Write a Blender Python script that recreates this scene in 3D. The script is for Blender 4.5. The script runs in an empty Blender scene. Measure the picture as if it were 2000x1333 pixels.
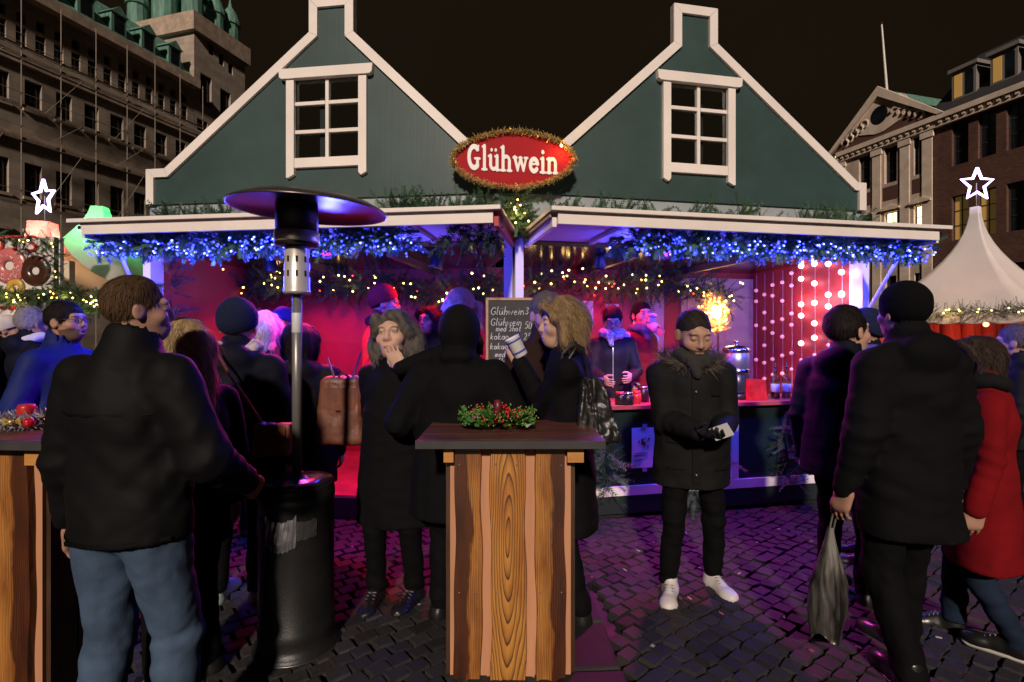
import bpy, math, random
import numpy as np
from mathutils import Vector, Matrix, Euler

# ------------------------------------------------------------------ camera, sky, sun, exposure
scene = bpy.context.scene
COL = scene.collection
HC, HOR, FPX = 1.55, 650.0, 1000.0            # eye height, horizon row, focal length (2000 px wide frame)
cam_d = bpy.data.cameras.new('camera'); cam = bpy.data.objects.new('camera', cam_d); COL.objects.link(cam)
cam.location = (0, 0, HC); cam.rotation_euler = (math.radians(90), 0, 0)
cam_d.sensor_width = 36.0; cam_d.lens = 18.0; cam_d.clip_start = 0.05; cam_d.clip_end = 1000
cam_d.shift_y = -(666.5 - HOR) / 2000.0
scene.camera = cam

world = bpy.data.worlds.new('World'); scene.world = world; world.use_nodes = True
wn = world.node_tree; bgn = wn.nodes['Background']
# night sky over a city: even light-polluted overcast
_tc = wn.nodes.new('ShaderNodeTexCoord'); _nz = wn.nodes.new('ShaderNodeTexNoise'); _nz.inputs['Scale'].default_value = 2.2; _nz.inputs['Detail'].default_value = 5.0
_rp = wn.nodes.new('ShaderNodeValToRGB'); _rp.color_ramp.elements[0].position = .3; _rp.color_ramp.elements[1].position = .7
_rp.color_ramp.elements[0].color = (0.88, 0.56, 0.30, 1); _rp.color_ramp.elements[1].color = (1.0, 0.68, 0.38, 1)
wn.links.new(_tc.outputs['Generated'], _nz.inputs['Vector']); wn.links.new(_nz.outputs['Fac'], _rp.inputs['Fac']); wn.links.new(_rp.outputs['Color'], bgn.inputs['Color'])
bgn.inputs['Strength'].default_value = 0.0095

SUN_EL, SUN_AZ = 28.0, -4.0                    # low warm key from behind the camera
sd = bpy.data.lights.new('sun', 'SUN'); sd.energy = 3.2; sd.angle = math.radians(3.0); sd.color = (1.0, 0.83, 0.70)
sun = bpy.data.objects.new('sun', sd); COL.objects.link(sun)
_e, _a = math.radians(SUN_EL), math.radians(SUN_AZ)
_dir = Vector((-math.sin(_a) * math.cos(_e), math.cos(_a) * math.cos(_e), -math.sin(_e)))
sun.rotation_euler = _dir.to_track_quat('-Z', 'Y').to_euler()

scene.view_settings.view_transform = 'Standard'; scene.view_settings.look = 'None'
scene.view_settings.exposure = 0.0; scene.view_settings.gamma = 1.0
try: scene.view_settings.use_curve_mapping = False
except Exception: pass
scene.render.engine = 'CYCLES'
scene.cycles.use_denoising = True
scene.cycles.max_bounces = 6; scene.cycles.diffuse_bounces = 3; scene.cycles.glossy_bounces = 3
scene.cycles.transparent_max_bounces = 12; scene.cycles.caustics_reflective = False; scene.cycles.caustics_refractive = False
scene.cycles.sample_clamp_indirect = 4.0

R = random.Random(11)
NP = np.random.RandomState(5)
rad = math.radians

def at(px, py, Y):
    return np.array([(px - 1000) / FPX * Y, Y, HC - (py - HOR) / FPX * Y])

# ------------------------------------------------------------------ materials
MATS = {}
def nodes(name):
    m = bpy.data.materials.new(name); m.use_nodes = True
    nt = m.node_tree; return m, nt, nt.nodes['Principled BSDF']
def N(nt, t, **kw):
    n = nt.nodes.new(t)
    for k, v in kw.items():
        if k.startswith('i_'): n.inputs[k[2:].replace('_', ' ')].default_value = v
        else: setattr(n, k, v)
    return n
def coords(nt, scale=(1, 1, 1), rot=(0, 0, 0), kind='Object'):
    tc = N(nt, 'ShaderNodeTexCoord'); mp = N(nt, 'ShaderNodeMapping')
    mp.inputs['Scale'].default_value = scale; mp.inputs['Rotation'].default_value = rot
    nt.links.new(tc.outputs[kind], mp.inputs['Vector']); return mp.outputs['Vector']
def ramp(nt, fac, stops):
    r = N(nt, 'ShaderNodeValToRGB'); el = r.color_ramp.elements
    while len(el) < len(stops): el.new(0.5)
    for e, (p, c) in zip(el, stops): e.position = p; e.color = (*c, 1)
    nt.links.new(fac, r.inputs['Fac']); return r.outputs['Color']
def bump(nt, bsdf, height, strength, dist=0.01):
    b = N(nt, 'ShaderNodeBump'); b.inputs['Strength'].default_value = strength; b.inputs['Distance'].default_value = dist
    nt.links.new(height, b.inputs['Height']); nt.links.new(b.outputs['Normal'], bsdf.inputs['Normal'])
def mat(name, col, rough=0.6, metal=0.0, var=0.15, scale=6.0, bmp=0.0, bscale=60.0, spec=0.5, stretch=(1, 1, 1), coat=0.0, sheen=0.0):
    """solid-colour surface with noise wear and optional fine relief"""
    if name in MATS: return MATS[name]
    m, nt, b = nodes(name)
    v = coords(nt, stretch)
    n = N(nt, 'ShaderNodeTexNoise', i_Scale=scale, i_Detail=5.0, i_Roughness=0.6); nt.links.new(v, n.inputs['Vector'])
    lo = [c * (1 - var) for c in col]; hi = [min(1, c * (1 + var)) for c in col]
    c = ramp(nt, n.outputs['Fac'], [(0.3, lo), (0.7, hi)])
    nt.links.new(c, b.inputs['Base Color'])
    b.inputs['Roughness'].default_value = rough; b.inputs['Metallic'].default_value = metal
    b.inputs['Specular IOR Level'].default_value = spec; b.inputs['Coat Weight'].default_value = coat
    b.inputs['Sheen Weight'].default_value = sheen
    if bmp:
        n2 = N(nt, 'ShaderNodeTexNoise', i_Scale=bscale, i_Detail=3.0); nt.links.new(v, n2.inputs['Vector'])
        bump(nt, b, n2.outputs['Fac'], bmp, 0.006)
    MATS[name] = m; return m
def emit(name, col, strength, sample=False):
    if name in MATS: return MATS[name]
    m, nt, b = nodes(name)
    b.inputs['Base Color'].default_value = (*col, 1); b.inputs['Emission Color'].default_value = (*col, 1)
    b.inputs['Emission Strength'].default_value = strength; b.inputs['Roughness'].default_value = 0.4
    if not sample: m.cycles.emission_sampling = 'NONE'
    MATS[name] = m; return m
def vcol(name, rough=0.55, spec=0.35, sss=0.0, bmp=0.0, bscale=200.0, sheen=0.0):
    if name in MATS: return MATS[name]
    m, nt, b = nodes(name)
    a = N(nt, 'ShaderNodeVertexColor'); a.layer_name = 'Col'
    nt.links.new(a.outputs['Color'], b.inputs['Base Color'])
    b.inputs['Roughness'].default_value = rough; b.inputs['Specular IOR Level'].default_value = spec
    b.inputs['Sheen Weight'].default_value = sheen
    if sss:
        b.inputs['Subsurface Weight'].default_value = sss; b.inputs['Subsurface Radius'].default_value = (0.01, 0.004, 0.002)
        b.inputs['Subsurface Scale'].default_value = 0.5
    if bmp:
        n2 = N(nt, 'ShaderNodeTexNoise', i_Scale=bscale, i_Detail=2.0); nt.links.new(coords(nt), n2.inputs['Vector'])
        bump(nt, b, n2.outputs['Fac'], bmp, 0.003)
    MATS[name] = m; return m
def glass(name, tint=(0.9, 0.95, 0.95), alpha=0.12, rough=0.03):
    if name in MATS: return MATS[name]
    m, nt, b = nodes(name)
    tr = N(nt, 'ShaderNodeBsdfTransparent'); tr.inputs['Color'].default_value = (*tint, 1)
    gl = N(nt, 'ShaderNodeBsdfGlossy'); gl.inputs['Roughness'].default_value = rough
    fr = N(nt, 'ShaderNodeFresnel'); fr.inputs['IOR'].default_value = 1.45
    ad = N(nt, 'ShaderNodeMath', operation='ADD'); ad.inputs[1].default_value = alpha * 0.3
    nt.links.new(fr.outputs[0], ad.inputs[0])
    mx = N(nt, 'ShaderNodeMixShader'); nt.links.new(ad.outputs[0], mx.inputs[0])
    nt.links.new(tr.outputs[0], mx.inputs[1]); nt.links.new(gl.outputs[0], mx.inputs[2])
    nt.links.new(mx.outputs[0], nt.nodes['Material Output'].inputs['Surface']); MATS[name] = m; return m

# ------------------------------------------------------------------ mesh helpers
def link(o, parent=None):
    COL.objects.link(o)
    if parent is not None: o.parent = parent
    return o
def tag(o, label=None, cat=None, group=None, kind=None):
    if label: o['label'] = label
    if cat: o['category'] = cat
    if group: o['group'] = group
    if kind: o['kind'] = kind
    return o
def empty(name, loc, label=None, cat=None, group=None, rz=0.0, kind=None):
    o = bpy.data.objects.new(name, None); o.location = tuple(float(c) for c in loc); o.rotation_euler = (0, 0, rz)
    o.empty_display_size = 0.1; COL.objects.link(o); return tag(o, label, cat, group, kind)
class MB:
    """collects polygons, then becomes one mesh object"""
    def __init__(s): s.v = []; s.f = []; s.c = []
    def add(s, V, F, col=None):
        k = len(s.v); s.v.extend([tuple(map(float, p)) for p in V]); s.f.extend([tuple(k + i for i in f) for f in F])
        if col is not None: s.c.extend([col] * len(V))
        return s
    def hexa(s, p):           # 8 corners: bottom 4 ccw, top 4 ccw
        return s.add(p, [(3, 2, 1, 0), (4, 5, 6, 7), (0, 1, 5, 4), (1, 2, 6, 5), (2, 3, 7, 6), (3, 0, 4, 7)])
    def box(s, lo, hi):
        x0, y0, z0 = lo; x1, y1, z1 = hi
        return s.hexa([(x0, y0, z0), (x1, y0, z0), (x1, y1, z0), (x0, y1, z0), (x0, y0, z1), (x1, y0, z1), (x1, y1, z1), (x0, y1, z1)])
    def prism(s, poly, fa, fb):   # poly 2-D points mapped by fa (front) and fb (back)
        n = len(poly); V = [fa(p) for p in poly] + [fb(p) for p in poly]
        return s.add(V, [tuple(range(n)), tuple(range(2 * n - 1, n - 1, -1))] + [(i, i + n, (i + 1) % n + n, (i + 1) % n) for i in range(n)])
    def tube(s, pts, r, n=6, cap=True, col=None):
        pts = [Vector(tuple(map(float, p))) for p in pts]; rr = r if hasattr(r, '__len__') else [r] * len(pts); V = []; F = []; up = None
        for i, p in enumerate(pts):
            t = (pts[min(i + 1, len(pts) - 1)] - pts[max(i - 1, 0)]); t = t.normalized() if t.length > 1e-9 else Vector((0, 0, 1))
            if up is None: up = t.orthogonal().normalized()
            up = (up - t * up.dot(t)); up = up.normalized() if up.length > 1e-6 else t.orthogonal().normalized()
            w = t.cross(up)
            for k in range(n):
                a = 2 * math.pi * k / n; V.append(p + (up * math.cos(a) + w * math.sin(a)) * rr[i])
        for i in range(len(pts) - 1):
            for k in range(n): F.append((i * n + k, i * n + (k + 1) % n, (i + 1) * n + (k + 1) % n, (i + 1) * n + k))
        if cap: F.append(tuple(range(n - 1, -1, -1))); F.append(tuple((len(pts) - 1) * n + k for k in range(n)))
        return s.add(V, F, col)
    def lathe(s, prof, c=(0, 0, 0), n=32, sx=1, sy=1):
        V = []; F = []; m = len(prof)
        for r, z in prof:
            for k in range(n):
                a = 2 * math.pi * k / n; V.append((c[0] + r * sx * math.cos(a), c[1] + r * sy * math.sin(a), c[2] + z))
        for i in range(m - 1):
            for k in range(n): F.append((i * n + k, i * n + (k + 1) % n, (i + 1) * n + (k + 1) % n, (i + 1) * n + k))
        F.append(tuple(range(n - 1, -1, -1))); F.append(tuple((m - 1) * n + k for k in range(n)))
        return s.add(V, F)
    def ball(s, c, r, col=None, n=6, m=4):
        V = [(c[0], c[1], c[2] - r)]; F = []
        for i in range(1, m):
            a = -math.pi / 2 + math.pi * i / m
            for k in range(n):
                b = 2 * math.pi * k / n; V.append((c[0] + r * math.cos(a) * math.cos(b), c[1] + r * math.cos(a) * math.sin(b), c[2] + r * math.sin(a)))
        V.append((c[0], c[1], c[2] + r)); T = len(V) - 1
        for k in range(n):
            F.append((0, 1 + (k + 1) % n, 1 + k)); F.append((T, 1 + (m - 2) * n + k, 1 + (m - 2) * n + (k + 1) % n))
            for i in range(m - 2): F.append((1 + i * n + k, 1 + i * n + (k + 1) % n, 1 + (i + 1) * n + (k + 1) % n, 1 + (i + 1) * n + k))
        return s.add(V, F, col)
    def build(s, name, m, parent=None, smooth=False, off=None):
        me = bpy.data.meshes.new(name)
        V = s.v if off is None else [(a - off[0], b - off[1], c - off[2]) for a, b, c in s.v]
        me.from_pydata(V, [], s.f)
        if s.c and len(s.c) == len(s.v):
            ca = me.color_attributes.new('Col', 'FLOAT_COLOR', 'POINT')
            ca.data.foreach_set('color', np.array([(*c, 1) for c in s.c], np.float32).ravel())
        if smooth: me.polygons.foreach_set('use_smooth', [True] * len(me.polygons))
        me.materials.append(m); me.update()
        return link(bpy.data.objects.new(name, me), parent)
def npmesh(name, V, F, m, parent=None, cols=None, smooth=True):
    """fast mesh from numpy quads/tris"""
    me = bpy.data.meshes.new(name); V = np.asarray(V, np.float32); F = np.asarray(F, np.int32); k = F.shape[1]
    me.vertices.add(len(V)); me.vertices.foreach_set('co', V.ravel())
    me.loops.add(F.size); me.loops.foreach_set('vertex_index', F.ravel())
    me.polygons.add(len(F)); me.polygons.foreach_set('loop_start', np.arange(0, F.size, k, dtype=np.int32))
    me.polygons.foreach_set('use_smooth', np.full(len(F), smooth))
    me.update(calc_edges=True)
    if cols is not None:
        ca = me.color_attributes.new('Col', 'FLOAT_COLOR', 'POINT'); C = np.ones((len(V), 4), np.float32); C[:, :3] = cols
        ca.data.foreach_set('color', C.ravel())
    me.materials.append(m)
    return link(bpy.data.objects.new(name, me), parent)
def add_light(name, kind, loc, energy, col, parent=None, size=0.05, spot=None, target=None, blend=0.5):
    d = bpy.data.lights.new(name, kind); d.energy = energy; d.color = col
    if kind in ('POINT', 'SPOT'): d.shadow_soft_size = size
    if kind == 'SPOT': d.spot_size = rad(spot); d.spot_blend = blend
    o = bpy.data.objects.new(name, d); o.location = tuple(map(float, loc))
    if target is not None: o.rotation_euler = (Vector(tuple(map(float, target))) - o.location).to_track_quat('-Z', 'Y').to_euler()
    COL.objects.link(o)
    if parent is not None: o.parent = parent; o.location = Vector(o.location) - Vector(parent.location)
    return o

# ------------------------------------------------------------------ signed-distance modelling (for bodies, clothes, lettering)
class SDF:
    def __init__(s, lo, hi, h):
        s.lo = np.array(lo, np.float32); s.h = h; n = np.ceil((np.array(hi) - lo) / h).astype(int) + 1; s.n = n
        s.ax = [(s.lo[i] + h * np.arange(n[i])).astype(np.float32) for i in range(3)]; s.F = np.full(n, 9.0, np.float32)
    def sl(s, lo, hi, m):
        out = []
        for i in range(3):
            a = int(max(0, math.floor((lo[i] - m - s.lo[i]) / s.h))); b = int(min(s.n[i], math.ceil((hi[i] + m - s.lo[i]) / s.h) + 1)); out.append(slice(a, max(a, b)))
        return tuple(out)
    def g(s, sl): return s.ax[0][sl[0]][:, None, None], s.ax[1][sl[1]][None, :, None], s.ax[2][sl[2]][None, None, :]
    def put(s, sl, d, k, op):
        A = s.F[sl]
        if op == '+':
            if k > 0:
                h = np.clip(0.5 + 0.5 * (d - A) / k, 0, 1); s.F[sl] = d + (A - d) * h - k * h * (1 - h)
            else: s.F[sl] = np.minimum(A, d)
        else:
            d = -d
            if k > 0:
                h = np.clip(0.5 - 0.5 * (d - A) / k, 0, 1); s.F[sl] = d + (A - d) * h + k * h * (1 - h)
            else: s.F[sl] = np.maximum(A, d)
        return s
    def cone(s, a, b, ra, rb, k=0.02, op='+', sy=1.0, sx=1.0):
        a = np.array(a, float); b = np.array(b, float); r = max(ra, rb)
        sl = s.sl(np.minimum(a, b) - r * max(1, sx), np.maximum(a, b) + r * max(1, sx), 3 * s.h + k); X, Y, Z = s.g(sl)
        if 0 in s.F[sl].shape: return s
        S = np.array([sx, sy, 1.0]); a = a / S; b = b / S; ab = b - a; L = max(1e-9, ab @ ab)
        x = X / sx - a[0]; y = Y / sy - a[1]; z = Z - a[2]
        t = np.clip((x * ab[0] + y * ab[1] + z * ab[2]) / L, 0, 1)
        d = np.sqrt((x - t * ab[0]) ** 2 + (y - t * ab[1]) ** 2 + (z - t * ab[2]) ** 2) - (ra + (rb - ra) * t)
        return s.put(sl, (d * min(1, sy, sx)).astype(np.float32), k, op)
    def ell(s, c, r, k=0.02, op='+', rot=None):
        R_ = max(r); sl = s.sl(np.array(c) - R_, np.array(c) + R_, 3 * s.h + k); X, Y, Z = s.g(sl)
        if 0 in s.F[sl].shape: return s
        x, y, z = X - c[0], Y - c[1], Z - c[2]
        if rot is not None:
            M = np.array(Euler([rad(q) for q in rot]).to_matrix().transposed())
            x, y, z = [M[i, 0] * x + M[i, 1] * y + M[i, 2] * z for i in range(3)]
        k0 = np.sqrt((x / r[0]) ** 2 + (y / r[1]) ** 2 + (z / r[2]) ** 2); k1 = np.sqrt((x / r[0] ** 2) ** 2 + (y / r[1] ** 2) ** 2 + (z / r[2] ** 2) ** 2) + 1e-9
        return s.put(sl, (k0 * (k0 - 1) / k1).astype(np.float32), k, op)
    def cut(s, nrm, off, k=0.0):      # keep n.p > off
        n = np.array(nrm, float); n = n / np.linalg.norm(n); X, Y, Z = s.ax[0][:, None, None], s.ax[1][None, :, None], s.ax[2][None, None, :]
        d = off - (n[0] * X + n[1] * Y + n[2] * Z); s.F = np.maximum(s.F, d.astype(np.float32)); return s
    def noise(s, amp, freq, seed, mask=None, stretch=(1, 1, 1)):
        q = np.random.RandomState(seed); X, Y, Z = s.ax[0][:, None, None] * stretch[0], s.ax[1][None, :, None] * stretch[1], s.ax[2][None, None, :] * stretch[2]
        w = 0
        for i in range(4):
            d = q.normal(size=3); d /= np.linalg.norm(d); e = q.normal(size=3); e /= np.linalg.norm(e); f = freq * (0.6 + 0.35 * i)
            w = w + np.sin(f * (d[0] * X + d[1] * Y + d[2] * Z) + q.rand() * 6 + 1.6 * np.sin(0.6 * f * (e[0] * X + e[1] * Y + e[2] * Z) + q.rand() * 6)) / (1 + 0.5 * i)
        w = w * amp / 2
        if mask is not None: w = w * mask(X / stretch[0], Y / stretch[1], Z / stretch[2])
        s.F = s.F + w.astype(np.float32); return s
    def ridge(s, amp, freq, seed, stretch=(1, 1, 1)):
        """crease-like relief: sharp folds between broad soft areas"""
        q = np.random.RandomState(seed); X, Y, Z = s.ax[0][:, None, None] * stretch[0], s.ax[1][None, :, None] * stretch[1], s.ax[2][None, None, :] * stretch[2]; w = 0
        for i in range(3):
            d = q.normal(size=3); d[2] *= 1.4; d /= np.linalg.norm(d); e = q.normal(size=3); e /= np.linalg.norm(e); f = freq * (1 + .7 * i)
            w = w + (np.abs(np.sin(f * (d[0] * X + d[1] * Y + d[2] * Z) + q.rand() * 6 + 1.9 * np.sin(.8 * f * (e[0] * X + e[1] * Y + e[2] * Z) + q.rand() * 6))) - .62) / (1 + .6 * i)
        s.F = s.F - (w * amp * .8).astype(np.float32); return s
    def mesh(s):
        F = s.F; h = s.h
        F = F.copy(); 
        for ax in range(3):
            i0 = [slice(None)] * 3; i0[ax] = 0; F[tuple(i0)] = np.abs(F[tuple(i0)]) + 1e-3; i0[ax] = -1; F[tuple(i0)] = np.abs(F[tuple(i0)]) + 1e-3
        I = F < 0; c = I.astype(np.int8)
        cnt = sum(c[a:c.shape[0] - 1 + a, b:c.shape[1] - 1 + b, d:c.shape[2] - 1 + d] for a in (0, 1) for b in (0, 1) for d in (0, 1))
        act = (cnt > 0) & (cnt < 8); idx = np.argwhere(act); ids = np.full(act.shape, -1, np.int32); ids[act] = np.arange(len(idx))
        cor = [(a, b, d) for a in (0, 1) for b in (0, 1) for d in (0, 1)]
        vals = np.stack([F[idx[:, 0] + a, idx[:, 1] + b, idx[:, 2] + d] for a, b, d in cor], 1)
        P = np.zeros((len(idx), 3)); W = np.zeros(len(idx))
        for i in range(8):
            for j in range(i + 1, 8):
                df = np.abs(np.array(cor[i]) - cor[j])
                if df.sum() != 1: continue
                m = (vals[:, i] < 0) != (vals[:, j] < 0); t = vals[:, i] / (vals[:, i] - vals[:, j] + 1e-12)
                p = np.array(cor[i])[None] + t[:, None] * (np.array(cor[j]) - np.array(cor[i]))[None]
                P += p * m[:, None]; W += m
        V = (idx + P / np.maximum(W, 1)[:, None]) * h + s.lo
        Q = []
        for ax in range(3):
            n = F.shape; a = [slice(1, n[i] - 1) for i in range(3)]; a[ax] = slice(0, n[ax] - 1); b = list(a); b[ax] = slice(1, n[ax])
            A = I[tuple(a)]; B = I[tuple(b)]; e = np.argwhere(A != B); sgn = A[e[:, 0], e[:, 1], e[:, 2]]
            e = e + np.array([1 if i != ax else 0 for i in range(3)]); o1, o2 = [(1, 2), (2, 0), (0, 1)][ax]
            d1 = np.zeros(3, int); d1[o1] = 1; d2 = np.zeros(3, int); d2[o2] = 1
            q = np.stack([ids[tuple((e - d1 - d2).T)], ids[tuple((e - d2).T)], ids[tuple(e.T)], ids[tuple((e - d1).T)]], 1)
            q[~sgn] = q[~sgn][:, ::-1]; Q.append(q)
        Q = np.concatenate(Q) if Q else np.zeros((0, 4), int)
        return V, Q
# ------------------------------------------------------------------ ground and setts
def ground_mat():
    m, nt, b = nodes('wet_stone_ground')
    v = coords(nt, (9, 9, 9)); vo = N(nt, 'ShaderNodeTexVoronoi', i_Scale=1.0); nt.links.new(v, vo.inputs['Vector'])
    c = ramp(nt, vo.outputs['Distance'], [(0.1, (0.022, 0.02, 0.018)), (0.6, (0.012, 0.0105, 0.0095))])
    nt.links.new(c, b.inputs['Base Color']); b.inputs['Roughness'].default_value = 0.6
    bump(nt, b, vo.outputs['Distance'], 0.5, 0.02); return m
def sett_mat(name, col, r=0.64):
    m, nt, b = nodes(name)
    v = coords(nt, (1, 1, 1), kind='Object'); oi = N(nt, 'ShaderNodeObjectInfo')
    n = N(nt, 'ShaderNodeTexNoise', i_Scale=45.0, i_Detail=6.0, i_Roughness=0.7); nt.links.new(v, n.inputs['Vector'])
    c = ramp(nt, n.outputs['Fac'], [(0.25, [q * 0.55 for q in col]), (0.55, col), (0.8, [q * 1.6 for q in col])])
    hs = N(nt, 'ShaderNodeHueSaturation'); mr = N(nt, 'ShaderNodeMapRange'); mr.inputs[3].default_value = 0.55; mr.inputs[4].default_value = 1.5
    nt.links.new(oi.outputs['Random'], mr.inputs[0]); nt.links.new(mr.outputs[0], hs.inputs['Value']); nt.links.new(c, hs.inputs['Color'])
    nt.links.new(hs.outputs['Color'], b.inputs['Base Color'])
    rr = N(nt, 'ShaderNodeMapRange'); rr.inputs[3].default_value = r - 0.12; rr.inputs[4].default_value = r + 0.25
    nt.links.new(n.outputs['Fac'], rr.inputs[0]); nt.links.new(rr.outputs[0], b.inputs['Roughness'])
    b.inputs['Specular IOR Level'].default_value = 0.35
    bump(nt, b, n.outputs['Fac'], 0.35, 0.006); return m
ground = MB().add([(-150, -60, 0), (150, -60, 0), (150, 240, 0), (-150, 240, 0)], [(0, 1, 2, 3)]).build('ground', ground_mat())
tag(ground, kind='structure')
SETT = sett_mat('basalt_sett', (0.021, 0.019, 0.0195)); SLAB = sett_mat('granite_slab', (0.012, 0.0105, 0.0105), 0.6)
def sett_geo(w, d, h, rnd):
    """rounded little block: skirt, shoulder, crown"""
    V = []; 
    for (k, z) in ((1.0, 0.0), (1.0, h * 0.62), (0.95, h * 0.93), (0.86, h * 1.0)):
        for sx, sy in ((-1, -1), (1, -1), (1, 1), (-1, 1)):
            V.append((sx * w / 2 * k + rnd.uniform(-.006, .006), sy * d / 2 * k + rnd.uniform(-.006, .006), z + (rnd.uniform(-.003, .003) if z else 0)))
    F = [(12, 13, 14, 15)]
    for i in range(3):
        for k in range(4): F.append((i * 4 + k, i * 4 + (k + 1) % 4, i * 4 + 4 + (k + 1) % 4, i * 4 + 4 + k))
    return V, F
rs = random.Random(3); variants = []
for i in range(10):
    V, F = sett_geo(0.094 + rs.uniform(-.014, .011), 0.079 + rs.uniform(-.008, .006), 0.045, rs)
    me = bpy.data.meshes.new('sett'); me.from_pydata(V, [], F); me.materials.append(SETT); me.update(); variants.append((me, V, F))
spots = []; ang = rad(38); ca, sa = math.cos(ang), math.sin(ang)
# flagstone strip: runs from beside the table front out to the lower edge of the picture
fl_a, fl_b = Vector((0.30, 3.05)), Vector((0.36, 1.9)); fl_d = (fl_b - fl_a).normalized(); fl_n = Vector((-fl_d.y, fl_d.x))
for r in range(-70, 70):
    for c in range(-70, 70):
        u = c * 0.103 + (0.0515 if r % 2 else 0) + rs.uniform(-.006, .006); w = r * 0.087 + rs.uniform(-.005, .005) + 0.012 * math.sin(c * 0.5)
        x, y = u * ca - w * sa, u * sa + w * ca + 3.2
        if not (-3.6 < x < 4.2 and 1.9 < y < 5.2): continue
        if abs(x) > y * 1.03 + .1: continue
        q = Vector((x, y)) - fl_a
        if abs(q.dot(fl_n)) < 0.20 and -0.02 < q.dot(fl_d) < 1.5: continue
        spots.append((x, y, rs.uniform(-.13, .13), rs.randrange(10), rs.uniform(-.004, .004)))
spots.sort(key=lambda s: s[1] + (4 if (s[0] < -1.0 or 1.6 < s[0] or s[1] < 2.32 or abs(s[0]) < .3 and s[1] < 2.7) else 0))
for (x, y, a, k, dz) in spots[:295]:
    o = bpy.data.objects.new('cobble', variants[k][0]); o.location = (x, y, 0.002 + dz - .004); o.rotation_euler = (rs.uniform(-.025, .025), rs.uniform(-.025, .025), ang + a)
    link(o, ground)
mbs = MB()
for (x, y, a, k, dz) in spots[295:]:
    M = Matrix.Rotation(ang + a, 3, 'Z'); mbs.add([tuple(M @ Vector(p) + Vector((x, y, dz - .002))) for p in variants[k][1]], variants[k][2])
o = mbs.build('cobbles', SETT, ground); o['kind'] = 'stuff'
for i in range(4):
    for j in (0,):
        L = 0.36; p = fl_a + fl_d * (0.2 + i * (L + .012)) + fl_n * j
        V, F = sett_geo(0.31, L, 0.046, rs); M = Matrix.Rotation(math.atan2(fl_d.y, fl_d.x) - math.pi / 2, 3, 'Z')
        MB().add([tuple(M @ Vector((a, b, c)) + Vector((p.x, p.y, 0.0))) for a, b, c in V], F).build('paving_slab', SLAB, ground)

# ------------------------------------------------------------------ background buildings
def stone_mat(name, col, bw, bh, mortar=0.7, var=0.25):
    m, nt, b = nodes(name)
    v = coords(nt, (1, 1, 1), kind='UV')
    br = N(nt, 'ShaderNodeTexBrick'); nt.links.new(v, br.inputs['Vector'])
    br.inputs['Color1'].default_value = (*col, 1); br.inputs['Color2'].default_value = (*[c * (1 - var) for c in col], 1)
    br.inputs['Mortar'].default_value = (*[c * mortar for c in col], 1); br.inputs['Scale'].default_value = 1.0
    br.inputs['Brick Width'].default_value = bw; br.inputs['Row Height'].default_value = bh; br.inputs['Mortar Size'].default_value = bh * 0.03
    n = N(nt, 'ShaderNodeTexNoise', i_Scale=0.6, i_Detail=8.0, i_Roughness=0.7); nt.links.new(v, n.inputs['Vector'])
    st = ramp(nt, n.outputs['Fac'], [(0.3, (0.5, 0.48, 0.46)), (0.65, (1, 1, 1))])
    mx = N(nt, 'ShaderNodeMix', data_type='RGBA', blend_type='MULTIPLY'); mx.inputs[0].default_value = 0.8
    nt.links.new(br.outputs['Color'], mx.inputs[6]); nt.links.new(st, mx.inputs[7]); nt.links.new(mx.outputs[2], b.inputs['Base Color'])
    b.inputs['Roughness'].default_value = 0.85; bump(nt, b, br.outputs['Fac'], -0.6, 0.03); return m
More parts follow.
